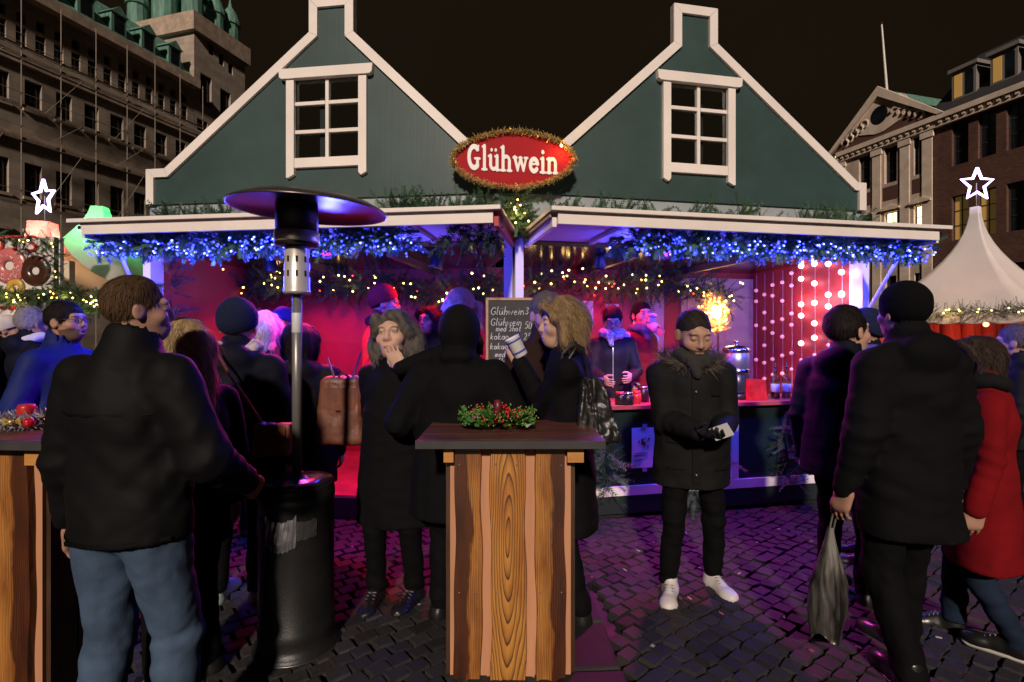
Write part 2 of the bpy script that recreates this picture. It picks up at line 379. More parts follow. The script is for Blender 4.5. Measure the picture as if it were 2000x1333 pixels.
class Facade:
    """a vertical wall plane: a runs along it, z up, n outwards"""
    def __init__(s, p0, d, nrm, root): s.p = np.array([p0[0], p0[1]]); s.d = np.array(d) / np.linalg.norm(d); s.n = np.array(nrm) / np.linalg.norm(nrm); s.root = root; s.off = np.array(root.location)
    def W(s, a, n, z): q = s.p + s.d * a + s.n * n; return (q[0] - s.off[0], q[1] - s.off[1], z - s.off[2])
    def a_at(s, px):                       # where the sight line of a pixel column meets the wall
        k = (px - 1000) / FPX; return (k * s.p[1] - s.p[0]) / (s.d[0] - k * s.d[1])
    def z_at(s, px, py):
        a = s.a_at(px); Y = s.p[1] + s.d[1] * a; return HC - (py - HOR) / FPX * Y
    def box(s, name, m, a0, a1, n0, n1, z0, z1, parent=None, build=True, mb=None):
        mb = mb or MB(); mb.hexa([s.W(a0, n0, z0), s.W(a1, n0, z0), s.W(a1, n1, z0), s.W(a0, n1, z0), s.W(a0, n0, z1), s.W(a1, n0, z1), s.W(a1, n1, z1), s.W(a0, n1, z1)])
        return mb.build(name, m, parent or s.root) if build else mb
    def wall(s, name, m, a0, a1, z0, z1, holes, depth=0.4, back=True, n0=0.0):
        """wall sheet with real window openings and reveals; uv = (a, z)"""
        xs = sorted({a0, a1} | {h[0] for h in holes} | {h[1] for h in holes}); zs = sorted({z0, z1} | {h[2] for h in holes} | {h[3] for h in holes})
        V = []; F = []; U = []
        def q(pts):
            k = len(V)
            for a, n, z in pts: V.append(s.W(a, n, z)); U.append((a + n, z))
            F.append((k, k + 1, k + 2, k + 3))
        for i in range(len(xs) - 1):
            for j in range(len(zs) - 1):
                ca_, cz = (xs[i] + xs[i + 1]) / 2, (zs[j] + zs[j + 1]) / 2
                if any(h[0] < ca_ < h[1] and h[2] < cz < h[3] for h in holes): continue
                q([(xs[i], n0, zs[j]), (xs[i + 1], n0, zs[j]), (xs[i + 1], n0, zs[j + 1]), (xs[i], n0, zs[j + 1])])
        for h in holes:
            e = n0 - depth
            q([(h[0], n0, h[2]), (h[0], e, h[2]), (h[0], e, h[3]), (h[0], n0, h[3])]); q([(h[1], e, h[2]), (h[1], n0, h[2]), (h[1], n0, h[3]), (h[1], e, h[3])])
            q([(h[0], n0, h[2]), (h[1], n0, h[2]), (h[1], e, h[2]), (h[0], e, h[2])]); q([(h[0], e, h[3]), (h[1], e, h[3]), (h[1], n0, h[3]), (h[0], n0, h[3])])
        me = bpy.data.meshes.new(name); me.from_pydata(V, [], F); uv = me.uv_layers.new(name='UVMap')
        for lp in me.loops: uv.data[lp.index].uv = U[lp.vertex_index]
        me.materials.append(m); return link(bpy.data.objects.new(name, me), s.root)
    def window(s, h, frame_m, pane_m, cols=2, rows=3, depth=0.28, surround=None, sw=0.24):
        a0, a1, z0, z1 = h; t = 0.07; mb = MB()
        for (p, q, r, u) in [(a0, a0 + t, z0, z1), (a1 - t, a1, z0, z1), (a0 + t, a1 - t, z0, z0 + t), (a0 + t, a1 - t, z1 - t, z1)]: s.box('', None, p, q, -depth - .05, -depth + .03, r, u, build=False, mb=mb)
        for i in range(1, cols): a = a0 + (a1 - a0) * i / cols; s.box('', None, a - .03, a + .03, -depth - .045, -depth + .025, z0 + t, z1 - t, build=False, mb=mb)
        for j in range(1, rows): z = z0 + (z1 - z0) * j / rows; s.box('', None, a0 + t, a1 - t, -depth - .04, -depth + .02, z - .03, z + .03, build=False, mb=mb)
        w = mb.build('window', frame_m, s.root)
        for i in range(cols):
            g = .012; s.box('pane', pane_m, a0 + t / 2 + (a1 - a0 - t) * i / cols + g, a0 + t / 2 + (a1 - a0 - t) * (i + 1) / cols - g, -depth - .03, -depth - .02, z0 + t / 2, z1 - t / 2, w)
        if surround:
            for (p, q, r, u) in [(a0 - sw, a0 - .005, z0 - sw, z1 + sw), (a1 + .005, a1 + sw, z0 - sw, z1 + sw), (a0 - .005, a1 + .005, z1 + .005, z1 + sw), (a0 - .005, a1 + .005, z0 - sw, z0 - .005)]:
                s.box('surround', surround, p, q, -.05, .09, r, u, w)
        return w

pane_dark = mat('dark_window_pane', (0.012, 0.014, 0.018), 0.12, spec=0.5, var=0.4, scale=0.8)
frame_dark = mat('dark_window_frame', (0.045, 0.04, 0.037), 0.6)
pane_lit = emit('lit_window_pane', (1.0, 0.86, 0.45), 2.6, sample=True)
pane_dim = emit('dimly_lit_window_pane', (0.9, 0.55, 0.16), 0.05)
STONE = stone_mat('sooty_ashlar', (0.46, 0.375, 0.30), 1.5, 0.62)
STONE2 = stone_mat('tower_ashlar', (0.47, 0.38, 0.31), 1.4, 0.6)
STONET = mat('stone_trim', (0.40, 0.30, 0.23), 0.85, var=0.3, scale=1.5)
COPPER = mat('verdigris_copper', (0.10, 0.22, 0.17), 0.7, var=0.45, scale=1.2, stretch=(3, 3, .5))
SLATE = mat('dark_roof_slate', (0.03, 0.03, 0.032), 0.7)

# ---- left: scaffolded stone hall, its wall running away from the camera on the left
hall = empty('stone_building', (-40, 50, 0), 'sooty stone building with rows of dark windows and green copper roof behind scaffolding', 'building')
fl = Facade((-50, 0), (0.28, 1), (1, -0.28), hall)
aE = fl.a_at(379); z_cor = fl.z_at(379, 176)
a_near = 35.0
holesL = []; kinds = []
zr = [fl.z_at(300, y) for y in (0, 0)]
# window rows measured on the photograph along the wall (top and bottom of each row)
def zrow(px, py): return fl.z_at(px, py)
A_t, A_b = zrow(79, 70), zrow(79, 112)          # upper windows under the cornice
A2_t, A2_b = zrow(79, 44), zrow(79, 64)         # small lights above them
B_t, B_b = zrow(125, 185), zrow(125, 238)
C_t, C_b = zrow(118, 336), zrow(118, 398)
D_t, D_b = C_b - 6.0, C_b - 2.6
step = (fl.a_at(338) - fl.a_at(79)) / 9.0
a = fl.a_at(79) - 3 * step
while a < aE - 0.8:
    holesL.append((a - step * .27, a + step * .27, A_b, A_t)); kinds.append('A'); holesL.append((a - step * .23, a + step * .23, A2_b, A2_t)); kinds.append('A2'); a += step
bs = (fl.a_at(315) - fl.a_at(125)) / 4.0
a = fl.a_at(125) - 2 * bs
while a < aE - 1.0:
    for (zt, zb) in ((B_t, B_b), (C_t, C_b), (D_t, D_b)): holesL.append((a - bs * .27, a + bs * .27, zb, zt)); kinds.append('B')
    a += bs
fl.wall('wall', STONE, a_near, aE, 0, z_cor, holesL, 0.45)
for h, k in zip(holesL, kinds):
    fl.window(h, frame_dark, pane_dark, 2, 1 if k == 'A2' else (3 if k == 'B' else 2), 0.36)
    if k == 'B': fl.box('sill', STONET, h[0] - .15, h[1] + .15, 0.0, .18, h[2] - .28, h[2] - .04)
for (z, t, n) in ((z_cor, .9, .9), (B_t + 1.3, .45, .35), (A_b - 1.3, .4, .3), (C_t + 1.6, .45, .35)):
    fl.box('cornice', STONET, a_near, aE, -.02, n, z, z + t)
# mansard roof with copper dormers
mb = MB(); z0r = z_cor + .9
mb.add([fl.W(a_near, .3, z0r), fl.W(aE, .3, z0r), fl.W(aE, -4, z0r + 5.0), fl.W(a_near, -4, z0r + 5.0)], [(0, 1, 2, 3)])
mb.add([fl.W(a_near, -4, z0r + 5.0), fl.W(aE, -4, z0r + 5.0), fl.W(aE, -14, z0r + 6.2), fl.W(a_near, -14, z0r + 6.2)], [(0, 1, 2, 3)])
roofL = mb.build('roof', COPPER, hall)
a = aE - 2.0
while a > a_near + 1:
    mb = MB(); fl.box('', None, a - .7, a + .7, -3.0, -.35, z0r + .6, z0r + 2.6, build=False, mb=mb)
    mb.prism([(-.85, 0), (.85, 0), (0, .8)], lambda p, a=a: fl.W(a + p[0], -.2, z0r + 2.6 + p[1]), lambda p, a=a: fl.W(a + p[0], -3.2, z0r + 2.6 + p[1]))
    d = mb.build('dormer', COPPER, roofL); d.location = (0, 0, 0)
    fl.box('pane', pane_dark, a - .45, a + .45, -.35, -.33, z0r + .9, z0r + 2.4, d); a -= 2.9
# corner tower
tw = empty('stone_tower', (-36, 58, 0), 'square stone tower with green copper turrets at the end of the scaffolded building', 'tower')
ft = Facade(tuple(fl.p + fl.d * aE), fl.d, fl.n, tw)
zt_ = fl.z_at(379, 62); z_top = fl.z_at(379, 26); aW = ft.a_at(478)
th = []
for (px, y0, y1, w) in ((402, 148, 208, .75), (440, 178, 235, .75), (395, 235, 258, .7)):
    a = ft.a_at(px); th.append((a - w, a + w, ft.z_at(px, y1), ft.z_at(px, y0)))
for (px, y0, y1) in ((412, 86, 108), (432, 104, 128), (450, 124, 145)):
    a = ft.a_at(px); th.append((a - .35, a + .35, ft.z_at(px, y1), ft.z_at(px, y0)))
ft.wall('wall', STONE2, 0.02, aW, 0, zt_, th, 0.45, n0=0.03)
for h in th: ft.window((h[0], h[1], h[2], h[3]), frame_dark, pane_dark, 2, 2, 0.3)
ff = Facade(tuple(fl.p + fl.d * aE), -fl.n, -fl.d, tw)
ff.wall('wall', STONE2, 0.0, 11.0, 0, zt_, [], n0=-.02)
ft.box('parapet', STONET, -.5, aW + .4, -11.2, .5, zt_ + .005, z_top)
for (a, n, r, hh) in ((.9, -1.2, 1.3, 5.5), (4.0, -1.2, 1.1, 4.5), (aW - 1, -1.2, 1.2, 4.5), (1.0, -5.2, 1.6, 6.5), (5.0, -6, 3.4, 9.0), (1.0, -9.2, 1.3, 5.5), (2.6, -3.2, 1.0, 4.5)):
    c = ft.W(a, n, z_top + .01); k = 12
    MB().lathe([(r * .9, 0), (r * .9, .15), (r * .8, .2), (r * .8, hh * .5), (r * .95, hh * .52), (r * .95, hh * .58), (r * .85, hh * .66), (r * .6, hh * .85), (r * .2, hh), (.05, hh * 1.25), (0.01, hh * 1.3)], c, k).build('turret', COPPER, tw)

# ---- scaffolding in front of it
STEEL = mat('galvanised_scaffold_tube', (0.30, 0.25, 0.2), 0.5, metal=0.3); BOARD = mat('weathered_scaffold_board', (0.22, 0.17, 0.125), 0.9, var=.35)
sc = empty('scaffold', (-40, 45, 0), 'tube scaffolding with board levels along the stone building', 'scaffold')
fs = Facade((-50, 0), (0.28, 1), (1, -0.28), sc); lv = [C_b - 1.0, C_t + 1.2, B_b - .6, B_t + .9, A_b - .7]
a = 35.5
while a < aE - .3:
    for n in (1.75,): MB().tube([fs.W(a, n, 0), fs.W(a, n, A2_t + 1.0)], 0.04, 6).build('upright', STEEL, sc)
    a += 2.7
for z in lv:
    fs.box('board', BOARD, 35.3, aE - .4, 1.62, 1.72, z, z + .2)
    for dz in (1.0,): MB().tube([fs.W(35.3, 1.8, z + dz), fs.W(aE - .3, 1.8, z + dz)], 0.024, 5).build('rail', STEEL, sc)
    MB().tube([fs.W(35.3, 1.8, z - .08), fs.W(aE - .3, 1.8, z - .08)], 0.035, 5).build('ledger', STEEL, sc)
for i in range(3):
    a = 37 + i * 5.4
    for j in range(len(lv) - 1): MB().tube([fs.W(a, 1.84, lv[j]), fs.W(a + 2.7, 1.84, lv[j + 1])], 0.02, 5).build('brace', STEEL, sc)

# ---- right: brick hotel with pale pedimented centre
BRICK = stone_mat('dark_red_brick', (0.16, 0.072, 0.05), 0.25, 0.075, 0.8, .35)
PALE = mat('pale_stone', (0.74, 0.60, 0.49), 0.8, var=.18, scale=1.0); PALES = stone_mat('pale_ashlar', (0.70, 0.56, 0.46), 1.6, .6, .85, .1)
hb = empty('brick_building', (38, 50, 0), 'brick building with pale pedimented centre and two lit windows', 'building')
fr = Facade((49.0, 0), (-0.28, 1), (-1, -0.28), hb)
az = lambda px: fr.a_at(px)
aP0, aP1 = az(1822), az(1640)          # pale centre bay from near to far
zc = fr.z_at(1822, 240) ; zc2 = fr.z_at(1640, 331); zc = (zc + zc2) / 2
zw = {}
holes_b, holes_p = [], []
zt1, zb1 = fr.z_at(1948, 210), fr.z_at(1948, 300); H1 = zt1 - zb1
zt2, zb2 = fr.z_at(1812, 398), fr.z_at(1812, 452)
a = az(1875); sp_ = (az(1875) - az(1985)) / 2.0
for i in range(-1, 5):
    aa = a - i * sp_
    if aa < 20 or aa > aP0 - .6: continue
    holes_b.append((aa - .62, aa + .62, zb1, zt1)); holes_b.append((aa - .62, aa + .62, zt2 - 3.6, zt2 + .1)); holes_b.append((aa - .62, aa + .62, zt2 - 9.6, zt2 - 6.0))
fr.wall('brick_wall', BRICK, 20, aP0, 0, zc, holes_b, .35)
for i, h in enumerate(holes_b): fr.window(h, frame_dark, pane_dim if i % 3 == 1 and i < 5 else pane_dark, 2, 3, .28)
wp = [az(1800), az(1741), az(1690)]
for aa in wp:
    holes_p += [(aa - .6, aa + .6, zb1 + .1, zt1 - .1), (aa - .6, aa + .6, zt2 - 3.0, zt2), (aa - .55, aa + .55, zt2 - 9.0, zt2 - 6.0)]
fr.wall('stone_wall', PALES, aP0, aP1, 0, zc, holes_p, .35, n0=.12)
for i, h in enumerate(holes_p):
    fr.window(h, frame_dark, pane_lit if i in (1, 4) else pane_dark, 2, 3, .2, PALE)
    if i % 3 == 1:
        mb = MB(); am = (h[0] + h[1]) / 2; mb.prism([(-.95, 0), (.95, 0), (.95, .14), (0, .5), (-.95, .14)], lambda p: fr.W(am + p[0], .36, h[3] + .2 + p[1]), lambda p: fr.W(am + p[0], .121, h[3] + .2 + p[1])); mb.build('hood_mould', PALE, hb)
    if i % 3 == 0: fr.box('brick_panel', BRICK, h[0] - .1, h[1] + .1, .125, .15, h[2] - 1.6, h[2] - .35)
for aa in (aP0 + .35, (wp[0] + wp[1]) / 2, (wp[1] + wp[2]) / 2, aP1 - .35):
    fr.box('pilaster', PALE, aa - .42, aa + .42, .125, .22, 0.5, zc - .6); fr.box('capital', PALE, aa - .55, aa + .55, .125, .3, zc - .595, zc - .02)
for (n, t0, t1) in ((.3, 0, .55), (.5, .555, 1.0)):
    fr.box('cornice', PALE, 20, aP1, -.02, n + .05, zc + t0, zc + t1)
a = aP0
k = 0
while a < aP1: fr.box('dentil', PALE, a, a + .25, .36, .46, zc + .25, zc + .545); a += .6
for a in [20 + .6 * i for i in range(int((aP0 - 20) / .6))]: fr.box('dentil', PALE, a, a + .25, .36, .46, zc + .25, zc + .545)
# pediment
zb = zc + 1.005; am = (aP0 + aP1) / 2; hw = (aP1 - aP0) / 2 + .7; ph = fr.z_at(1715, 186) - zb
mb = MB(); mb.prism([(-hw, 0), (hw, 0), (0, ph)], lambda p: fr.W(am + p[0], .3, zb + p[1]), lambda p: fr.W(am + p[0], -.3, zb + p[1])); mb.build('tympanum', BRICK, hb)
for sg in (-1, 1):
    mb = MB(); w_ = .62; mb.prism([(sg * hw, 0), (sg * (hw + .5), 0), (0, ph + .6), (0, ph - .35)], lambda p: fr.W(am + p[0], .6, zb + p[1] + .003), lambda p: fr.W(am + p[0], .305, zb + p[1] + .003)); mb.build('raking_cornice', PALE, hb)
    for j in range(5):                                     # carved scrollwork in the tympanum
        t = .16 + j * .13; cx = sg * (hw * .78 * (1 - t) + .2); zz = .3 + ph * .52 * t
        MB().tube([fr.W(am + cx + .42 * math.cos(q), .36, zb + zz + .38 * math.sin(q)) for q in [i * .7 for i in range(8)]], [.15 - .01 * i for i in range(8)], 6).build('scroll', PALE, hb, smooth=True)
mb = MB(); pts = [(math.cos(q), math.sin(q)) for q in [i * math.pi / 12 for i in range(24)]]
mb.prism([(x * 2.1 * (1.35 if abs(x) > .6 else 1), z * 1.7) for x, z in pts], lambda p: fr.W(am + p[0], .37, zb + 2.1 + p[1]), lambda p: fr.W(am + p[0], .31, zb + 2.1 + p[1])); rw = mb.build('round_window', PALE, hb)
mb = MB(); mb.prism([(x * .85, z * .85) for x, z in pts], lambda p: fr.W(am + p[0], .39, zb + 2.1 + p[1]), lambda p: fr.W(am + p[0], .375, zb + 2.1 + p[1])); mb.build('pane', pane_dark, rw)
# roofs
mb = MB(); mb.prism([(-hw, 0), (hw, 0), (0, ph + .35)], lambda p: fr.W(am + p[0], -.32, zb + p[1]), lambda p: fr.W(am + p[0], -12, zb + p[1])); mb.build('roof', COPPER, hb)
mb = MB(); mb.add([fr.W(20, .45, zb + .01), fr.W(aP0 + .3, .45, zb + .01), fr.W(aP0 + .3, -6, zb + 6.5), fr.W(20, -6, zb + 6.5)], [(0, 1, 2, 3)]); rf = mb.build('roof', SLATE, hb)
for px in (1872, 1950, 2040):
    a = az(px); mb = MB(); fr.box('', None, a - .9, a + .9, -4.4, -.6, zb + .8, zb + 3.4, build=False, mb=mb)
    fr.box('', None, a - 1.1, a + 1.1, -4.6, -.4, zb + 3.403, zb + 3.7, build=False, mb=mb)
    d = mb.build('dormer', mat('lead_grey_dormer', (.2, .18, .17), .7), rf)
    for q in (-.42, .42): fr.box('pane', pane_dim if q > 0 else pane_dark, a + q - .3, a + q + .3, -.6, -.58, zb + 1.2, zb + 3.1, d)
fp = at(1735, 190, 56); fq = at(1722, 48, 56)
flag = empty('flagpole', (fp[0], fp[1], 0), 'thin white flagpole standing on the pedimented roof', 'flagpole')
MB().tube([(0, 0, 26.0), (fq[0] - fp[0], 0, fq[2])], [.15, .08], 8).build('pole', mat('white_flagpole_paint', (.7, .66, .6), .5), flag)
MB().ball((fq[0] - fp[0], 0, fq[2] + .1), .16).build('finial', mat('gilt', (.5, .35, .1), .3, 1), flag)
# small lit gable end seen between the stall and the pediment
sb = empty('far_building', (54, 86, 0), 'distant dark building with a lit yellow window beside the pediment', 'building')
MB().box((-4, 0, 0), (6, 6, 32)).build('wall', mat('far_dark_wall', (.05, .04, .035), .9), sb)
sbf = Facade((50, 85.98), (1, 0), (0, -1), sb); sbw = (sbf.a_at(1631), sbf.a_at(1640), sbf.z_at(1635, 322), sbf.z_at(1635, 294))
MB().hexa([sbf.W(sbw[0], 0, sbw[2]), sbf.W(sbw[1], 0, sbw[2]), sbf.W(sbw[1], .02, sbw[2]), sbf.W(sbw[0], .02, sbw[2]), sbf.W(sbw[0], 0, sbw[3]), sbf.W(sbw[1], 0, sbw[3]), sbf.W(sbw[1], .02, sbw[3]), sbf.W(sbw[0], .02, sbw[3])]).build('window', emit('far_lit_pane', (1, .8, .25), 1.5), sb)
# ------------------------------------------------------------------ the wine stall: two trailer units, slightly angled to each other
TEAL = (0.032, 0.064, 0.062)
def gable_mat():
    m, nt, b = nodes('teal_panel_paint')
    v = coords(nt, (1, 1, 1)); w = N(nt, 'ShaderNodeTexNoise', i_Scale=1.0, i_Detail=3.0)
    mp = N(nt, 'ShaderNodeMapping'); mp.inputs['Scale'].default_value = (60, 60, 1.2); nt.links.new(v, mp.inputs['Vector']); nt.links.new(mp.outputs[0], w.inputs['Vector'])
    n = N(nt, 'ShaderNodeTexNoise', i_Scale=2.2, i_Detail=7.0, i_Roughness=.65); nt.links.new(v, n.inputs['Vector'])
    c = ramp(nt, n.outputs['Fac'], [(.3, [q * .82 for q in TEAL]), (.7, [q * 1.2 for q in TEAL])]); nt.links.new(c, b.inputs['Base Color'])
    b.inputs['Roughness'].default_value = .42; bump(nt, b, w.outputs['Fac'], .10, .004); return m
GAB = gable_mat(); WHITE = mat('white_trim_paint', (.82, .75, .70), .5, var=.07, scale=3, bmp=.1, bscale=40)
WALLP = mat('pale_grey_wall_board', (.30, .34, .36), .45, var=.1); REDW = mat('red_painted_wall', (.42, .035, .03), .55, var=.25, scale=2.5)
REDF = mat('red_felt_floor', (.40, .05, .04), .8, var=.3, scale=5); CEIL = mat('lacquered_brown_ceiling', (.03, .018, .01), .16, spec=.6, var=.2)
DARKU = mat('dark_chassis', (.012, .013, .014), .6); UNDER = mat('awning_underside', (.35, .30, .32), .6, var=.1)
CNT = mat('shaded_teal_counter_paint', (.007, .018, .022), .4, var=.2)  # gable's teal darkened, putting the counter's shade into the colour
PANE = glass('clear_pane')
class Unit:
    def __init__(s, sg, ang, root):
        s.sg = sg; a = rad(ang); s.u = np.array([sg * math.cos(a), math.sin(a)]); s.v = np.array([-sg * math.sin(a), math.cos(a)]); s.O = np.array([0.012, 4.0]); s.root = root; s.off = np.array(root.location)
    def P(s, a, t, z): q = s.O + s.u * a + s.v * t; return np.array([q[0], q[1], z])
    def W(s, a, t, z): return tuple(s.P(a, t, z) - s.off)
    def s_at(s, px, t=0.0):
        k = (px - 1000) / FPX; O = s.O + s.v * t; return (k * O[1] - O[0]) / (s.u[0] - k * s.u[1])
    def pt(s, px, py, t=0.0):
        a = s.s_at(px, t); Y = (s.O + s.u * a + s.v * t)[1]; return a, HC - (py - HOR) / FPX * Y
    def box(s, name, m, a0, a1, t0, t1, z0, z1, parent=None, bevel=0):
        p = [s.W(a0, t0, z0), s.W(a1, t0, z0), s.W(a1, t1, z0), s.W(a0, t1, z0), s.W(a0, t0, z1), s.W(a1, t0, z1), s.W(a1, t1, z1), s.W(a0, t1, z1)]
        if s.sg < 0: p = [p[i] for i in (1, 0, 3, 2, 5, 4, 7, 6)]
        return MB().hexa(p).build(name, m, parent or s.root)
    def prism(s, name, m, poly, t0, t1, parent=None):
        if s.sg < 0: poly = poly[::-1]
        return MB().prism(poly, lambda p: s.W(p[0], t0, p[1]), lambda p: s.W(p[0], t1, p[1])).build(name, m, parent or s.root)
def offset_chain(pts, w):
    """inner line of a mitred board chain"""
    out = []
    for i, p in enumerate(pts):
        p = Vector(p); d0 = (p - Vector(pts[i - 1])).normalized() if i else None; d1 = (Vector(pts[i + 1]) - p).normalized() if i < len(pts) - 1 else None
        d0 = d0 or d1; d1 = d1 or d0; n0 = Vector((d0.y, -d0.x)); n1 = Vector((d1.y, -d1.x)); n = (n0 + n1).normalized(); out.append(tuple(p + n * w / max(.3, n.dot(n1))))
    return out
def stall_unit(sg, ang, name, label, outline, win, a_end):
    root = empty(name, (0.012, 4.0, 0), label, 'market stall'); U = Unit(sg, ang, root); L = a_end
    U.L = L; U.depth = 1.5
    # gable panel with a real window opening
    ol = outline(U); (w0, w1, z0, z1) = win(U); xs = [p[0] for p in ol]
    chain = ol[1:-1]                                    # from the seam up and over to the outer eave
    zb = ol[0][1]
    def top(a):                                         # height of outline above a
        z = zb
        for p, q in zip(chain[:-1], chain[1:]):
            lo, hi = min(p[0], q[0]), max(p[0], q[0])
            if hi - lo > 1e-6 and lo <= a <= hi: z = max(z, p[1] + (q[1] - p[1]) * (a - p[0]) / (q[0] - p[0]))
        return z
    cuts = sorted({0.0, L, w0, w1} | {p[0] for p in chain} | {0.45 * i for i in range(1, 8) if 0.45 * i < L}); mb = MB()
    e = 1e-4
    for a, b in zip(cuts[:-1], cuts[1:]):
        if b - a < 1e-4: continue
        segs = [(zb, None)] if not (w0 - e < (a + b) / 2 < w1 + e) else [(zb, z0), (z1, None)]
        for lo, hi in segs:
            q = [(a, lo), (b, lo), (b, hi if hi else top(b - e)), (a, hi if hi else top(a + e))]
            if sg < 0: q = q[::-1]
            mb.prism(q, lambda p: U.W(p[0], 0, p[1]), lambda p: U.W(p[0], .025, p[1]))
    gp = mb.build('gable_panel', GAB, root)
    tw = .072; inn = offset_chain(chain, tw)
    for p, q, pi, qi in zip(chain[:-1], chain[1:], inn[:-1], inn[1:]):
        g = .0012; dv = (Vector(q) - Vector(p)).normalized() * g
        U.prism('trim_board', WHITE, [(p[0] + dv.x, p[1] + dv.y), (q[0] - dv.x, q[1] - dv.y), (qi[0] - dv.x, qi[1] - dv.y), (pi[0] + dv.x, pi[1] + dv.y)], -.024, .035, gp)
    # window: jambs running past the sill, moulded head, glazing bars, panes
    fw = .068; zt = z1
    wf = U.prism('window_head', WHITE, [(w0 - .12, zt - .02), (w0 - .10, zt - .035), (w0 - .055, zt - .035), (w1 + .055, zt - .035), (w1 + .10, zt - .035), (w1 + .12, zt - .02), (w1 + .125, zt + .045), (w0 - .125, zt + .045)], -.05, -.002)
    for q in (w0 - fw, w1): U.prism('jamb', WHITE, [(q, z0 - .12), (q + fw * .7, z0 - .145), (q + fw, z0 - .145 if q > w0 else z0 - .12), (q + fw, zt - .04), (q, zt - .04)], -.034, -.001, wf)
    U.box('sill', WHITE, w0 + .002, w1 - .002, -.03, -.001, z0 - .065, z0 + .012, wf)
    wm = (w0 + w1) / 2
    U.box('glazing_bar', WHITE, wm - .014, wm + .014, -.012, .018, z0 + .013, zt - .04, wf)
    for i in (1, 2):
        z = z0 + (zt - z0) * i / 3
        U.box('glazing_bar', WHITE, w0 + .002, wm - .016, -.014, .016, z - .014, z + .014, wf); U.box('glazing_bar', WHITE, wm + .016, w1 - .002, -.014, .016, z - .014, z + .014, wf)
    for i in range(3):
        for q in (w0, wm): U.box('pane', PANE, q + .004, q + (w1 - w0) / 2 - .004, .006, .009, z0 + (zt - z0) * i / 3 + .004, z0 + (zt - z0) * (i + 1) / 3 - .004, wf)
    # rear struts holding the false front
    for a in (.5, L * .5, L - .5): U.box('strut', DARKU, a - .03, a + .03, .03, .07, zb + .02, zb + .02 + .5 * (top(a) - zb), root)
    # body
    zf, zc = .22, 2.25
    U.box('header_board', WALLP, 0.004, L, .02, .05, 2.305, zb - .004); U.box('roof', DARKU, 0.004, L, .055, U.depth + .06, 2.36, 2.44)
    U.box('ceiling', CEIL, .06, L - .06, .07, U.depth - .001, zc, zc + .05)
    U.box('back_wall', REDW, .004, L, U.depth, U.depth + .05, zf, 2.35); U.box('end_wall', REDW, L - .05, L, .1, U.depth - .002, zf, 2.35)
    U.box('floor', REDF, .004, L - .052, .0, U.depth - .002, zf - .06, zf); U.box('chassis', DARKU, .02, L - .02, .02, U.depth, zf - .2, zf - .062)
    for a in (.3, L - .3): U.box('support_foot', DARKU, a - .06, a + .06, .3, .42, .003, zf - .203)
    for a in (L * .33, L * .66): U.box('rafter', mat('brown_rafter', (.10, .06, .035), .5), a - .025, a + .025, .1, U.depth - .01, zc - .07, zc - .002)
    U.box('corner_post', WHITE, .004, .068, -.055, .05, zf, 2.299); U.box('corner_post', WHITE, L - .07, L, -.05, .09, zf, 2.299)
    # raised shutter used as awning
    t1 = -.86; ae = U.s_at(1858 if sg > 0 else 132, t1 - .05) - .02
    aw = U.box('awning', UNDER, .055 if sg > 0 else .012, ae, t1, -.07, 2.265, 2.285)
    lo = .10 if sg > 0 else .012
    U.box('fascia', WHITE, lo, ae - .06, t1 - .03, t1 - .001, 2.220, 2.295, aw); U.box('gutter_lip', WHITE, lo - .05, ae + .02, t1 - .06, -.075, 2.297, 2.322, aw)
    U.box('side_board', REDW if sg < 0 else WHITE, lo - .03, lo - .002, t1, -.08, 2.205, 2.295, aw); U.box('side_board', WHITE, ae - .058, ae - .03, t1, -.08, 2.205, 2.295, aw)
    for a in np.linspace(.6, L - .5, 4): U.box('batten', UNDER, a - .02, a + .02, t1 + .02, -.1, 2.240, 2.264, aw)
    MB().tube([U.W(L - .02, -.06, 1.75), U.W(min(L, ae) - .02, t1 + .25, 2.250)], .014, 8).build('stay', WHITE, root)
    return U
def out_r(U):
    g = lambda x, y: U.pt(x, y); sl, sr = g(1314, 84)[0], g(1399, 86)[0]; zt = g(1350, 14)[1]; L = g(1688, 400)[0]; zb = 2.65
    zn = g(1314, 84)[1]; ze = g(1672, 358)
    return [(0, zb), (0, g(1003, 360)[1]), (sl, zn), (sl, zt), (sr, zt), (sr, g(1399, 88)[1]), (ze[0], ze[1]), (L, ze[1]), (L, zb - .0), (L, zb)]
def win_r(U): return U.s_at(1307), U.s_at(1418), U.pt(1360, 326)[1], U.pt(1360, 160)[1]
def out_l(U):
    g = lambda x, y: U.pt(x, y); sl, sr = g(692, 64)[0], g(606, 66)[0]; zt = g(650, -2)[1]; L = g(289, 380)[0]; zb = 2.65
    ze = g(325, 331)
    return [(0, zb), (0, g(1003, 357)[1]), (sl, g(692, 64)[1]), (sl, zt), (sr, zt), (sr, g(606, 66)[1]), (ze[0], ze[1]), (L, ze[1]), (L, zb), (L, zb)]
def win_l(U): return U.s_at(703), U.s_at(578), U.pt(640, 312)[1], U.pt(640, 146)[1]
_u = Unit(1, 11.3, empty('temp', (0, 0, 0))); LR = _u.s_at(1688); bpy.data.objects.remove(_u.root)
_u = Unit(-1, 7.5, empty('temp', (0, 0, 0))); LL = _u.s_at(289); bpy.data.objects.remove(_u.root)
UR = stall_unit(1, 11.3, 'market_stall', 'green gabled stall half with serving counter and pink light curtain', out_r, win_r, LR)
UL = stall_unit(-1, 7.5, 'market_stall', 'green gabled stall half lit red inside, open front with no counter', out_l, win_l, LL)

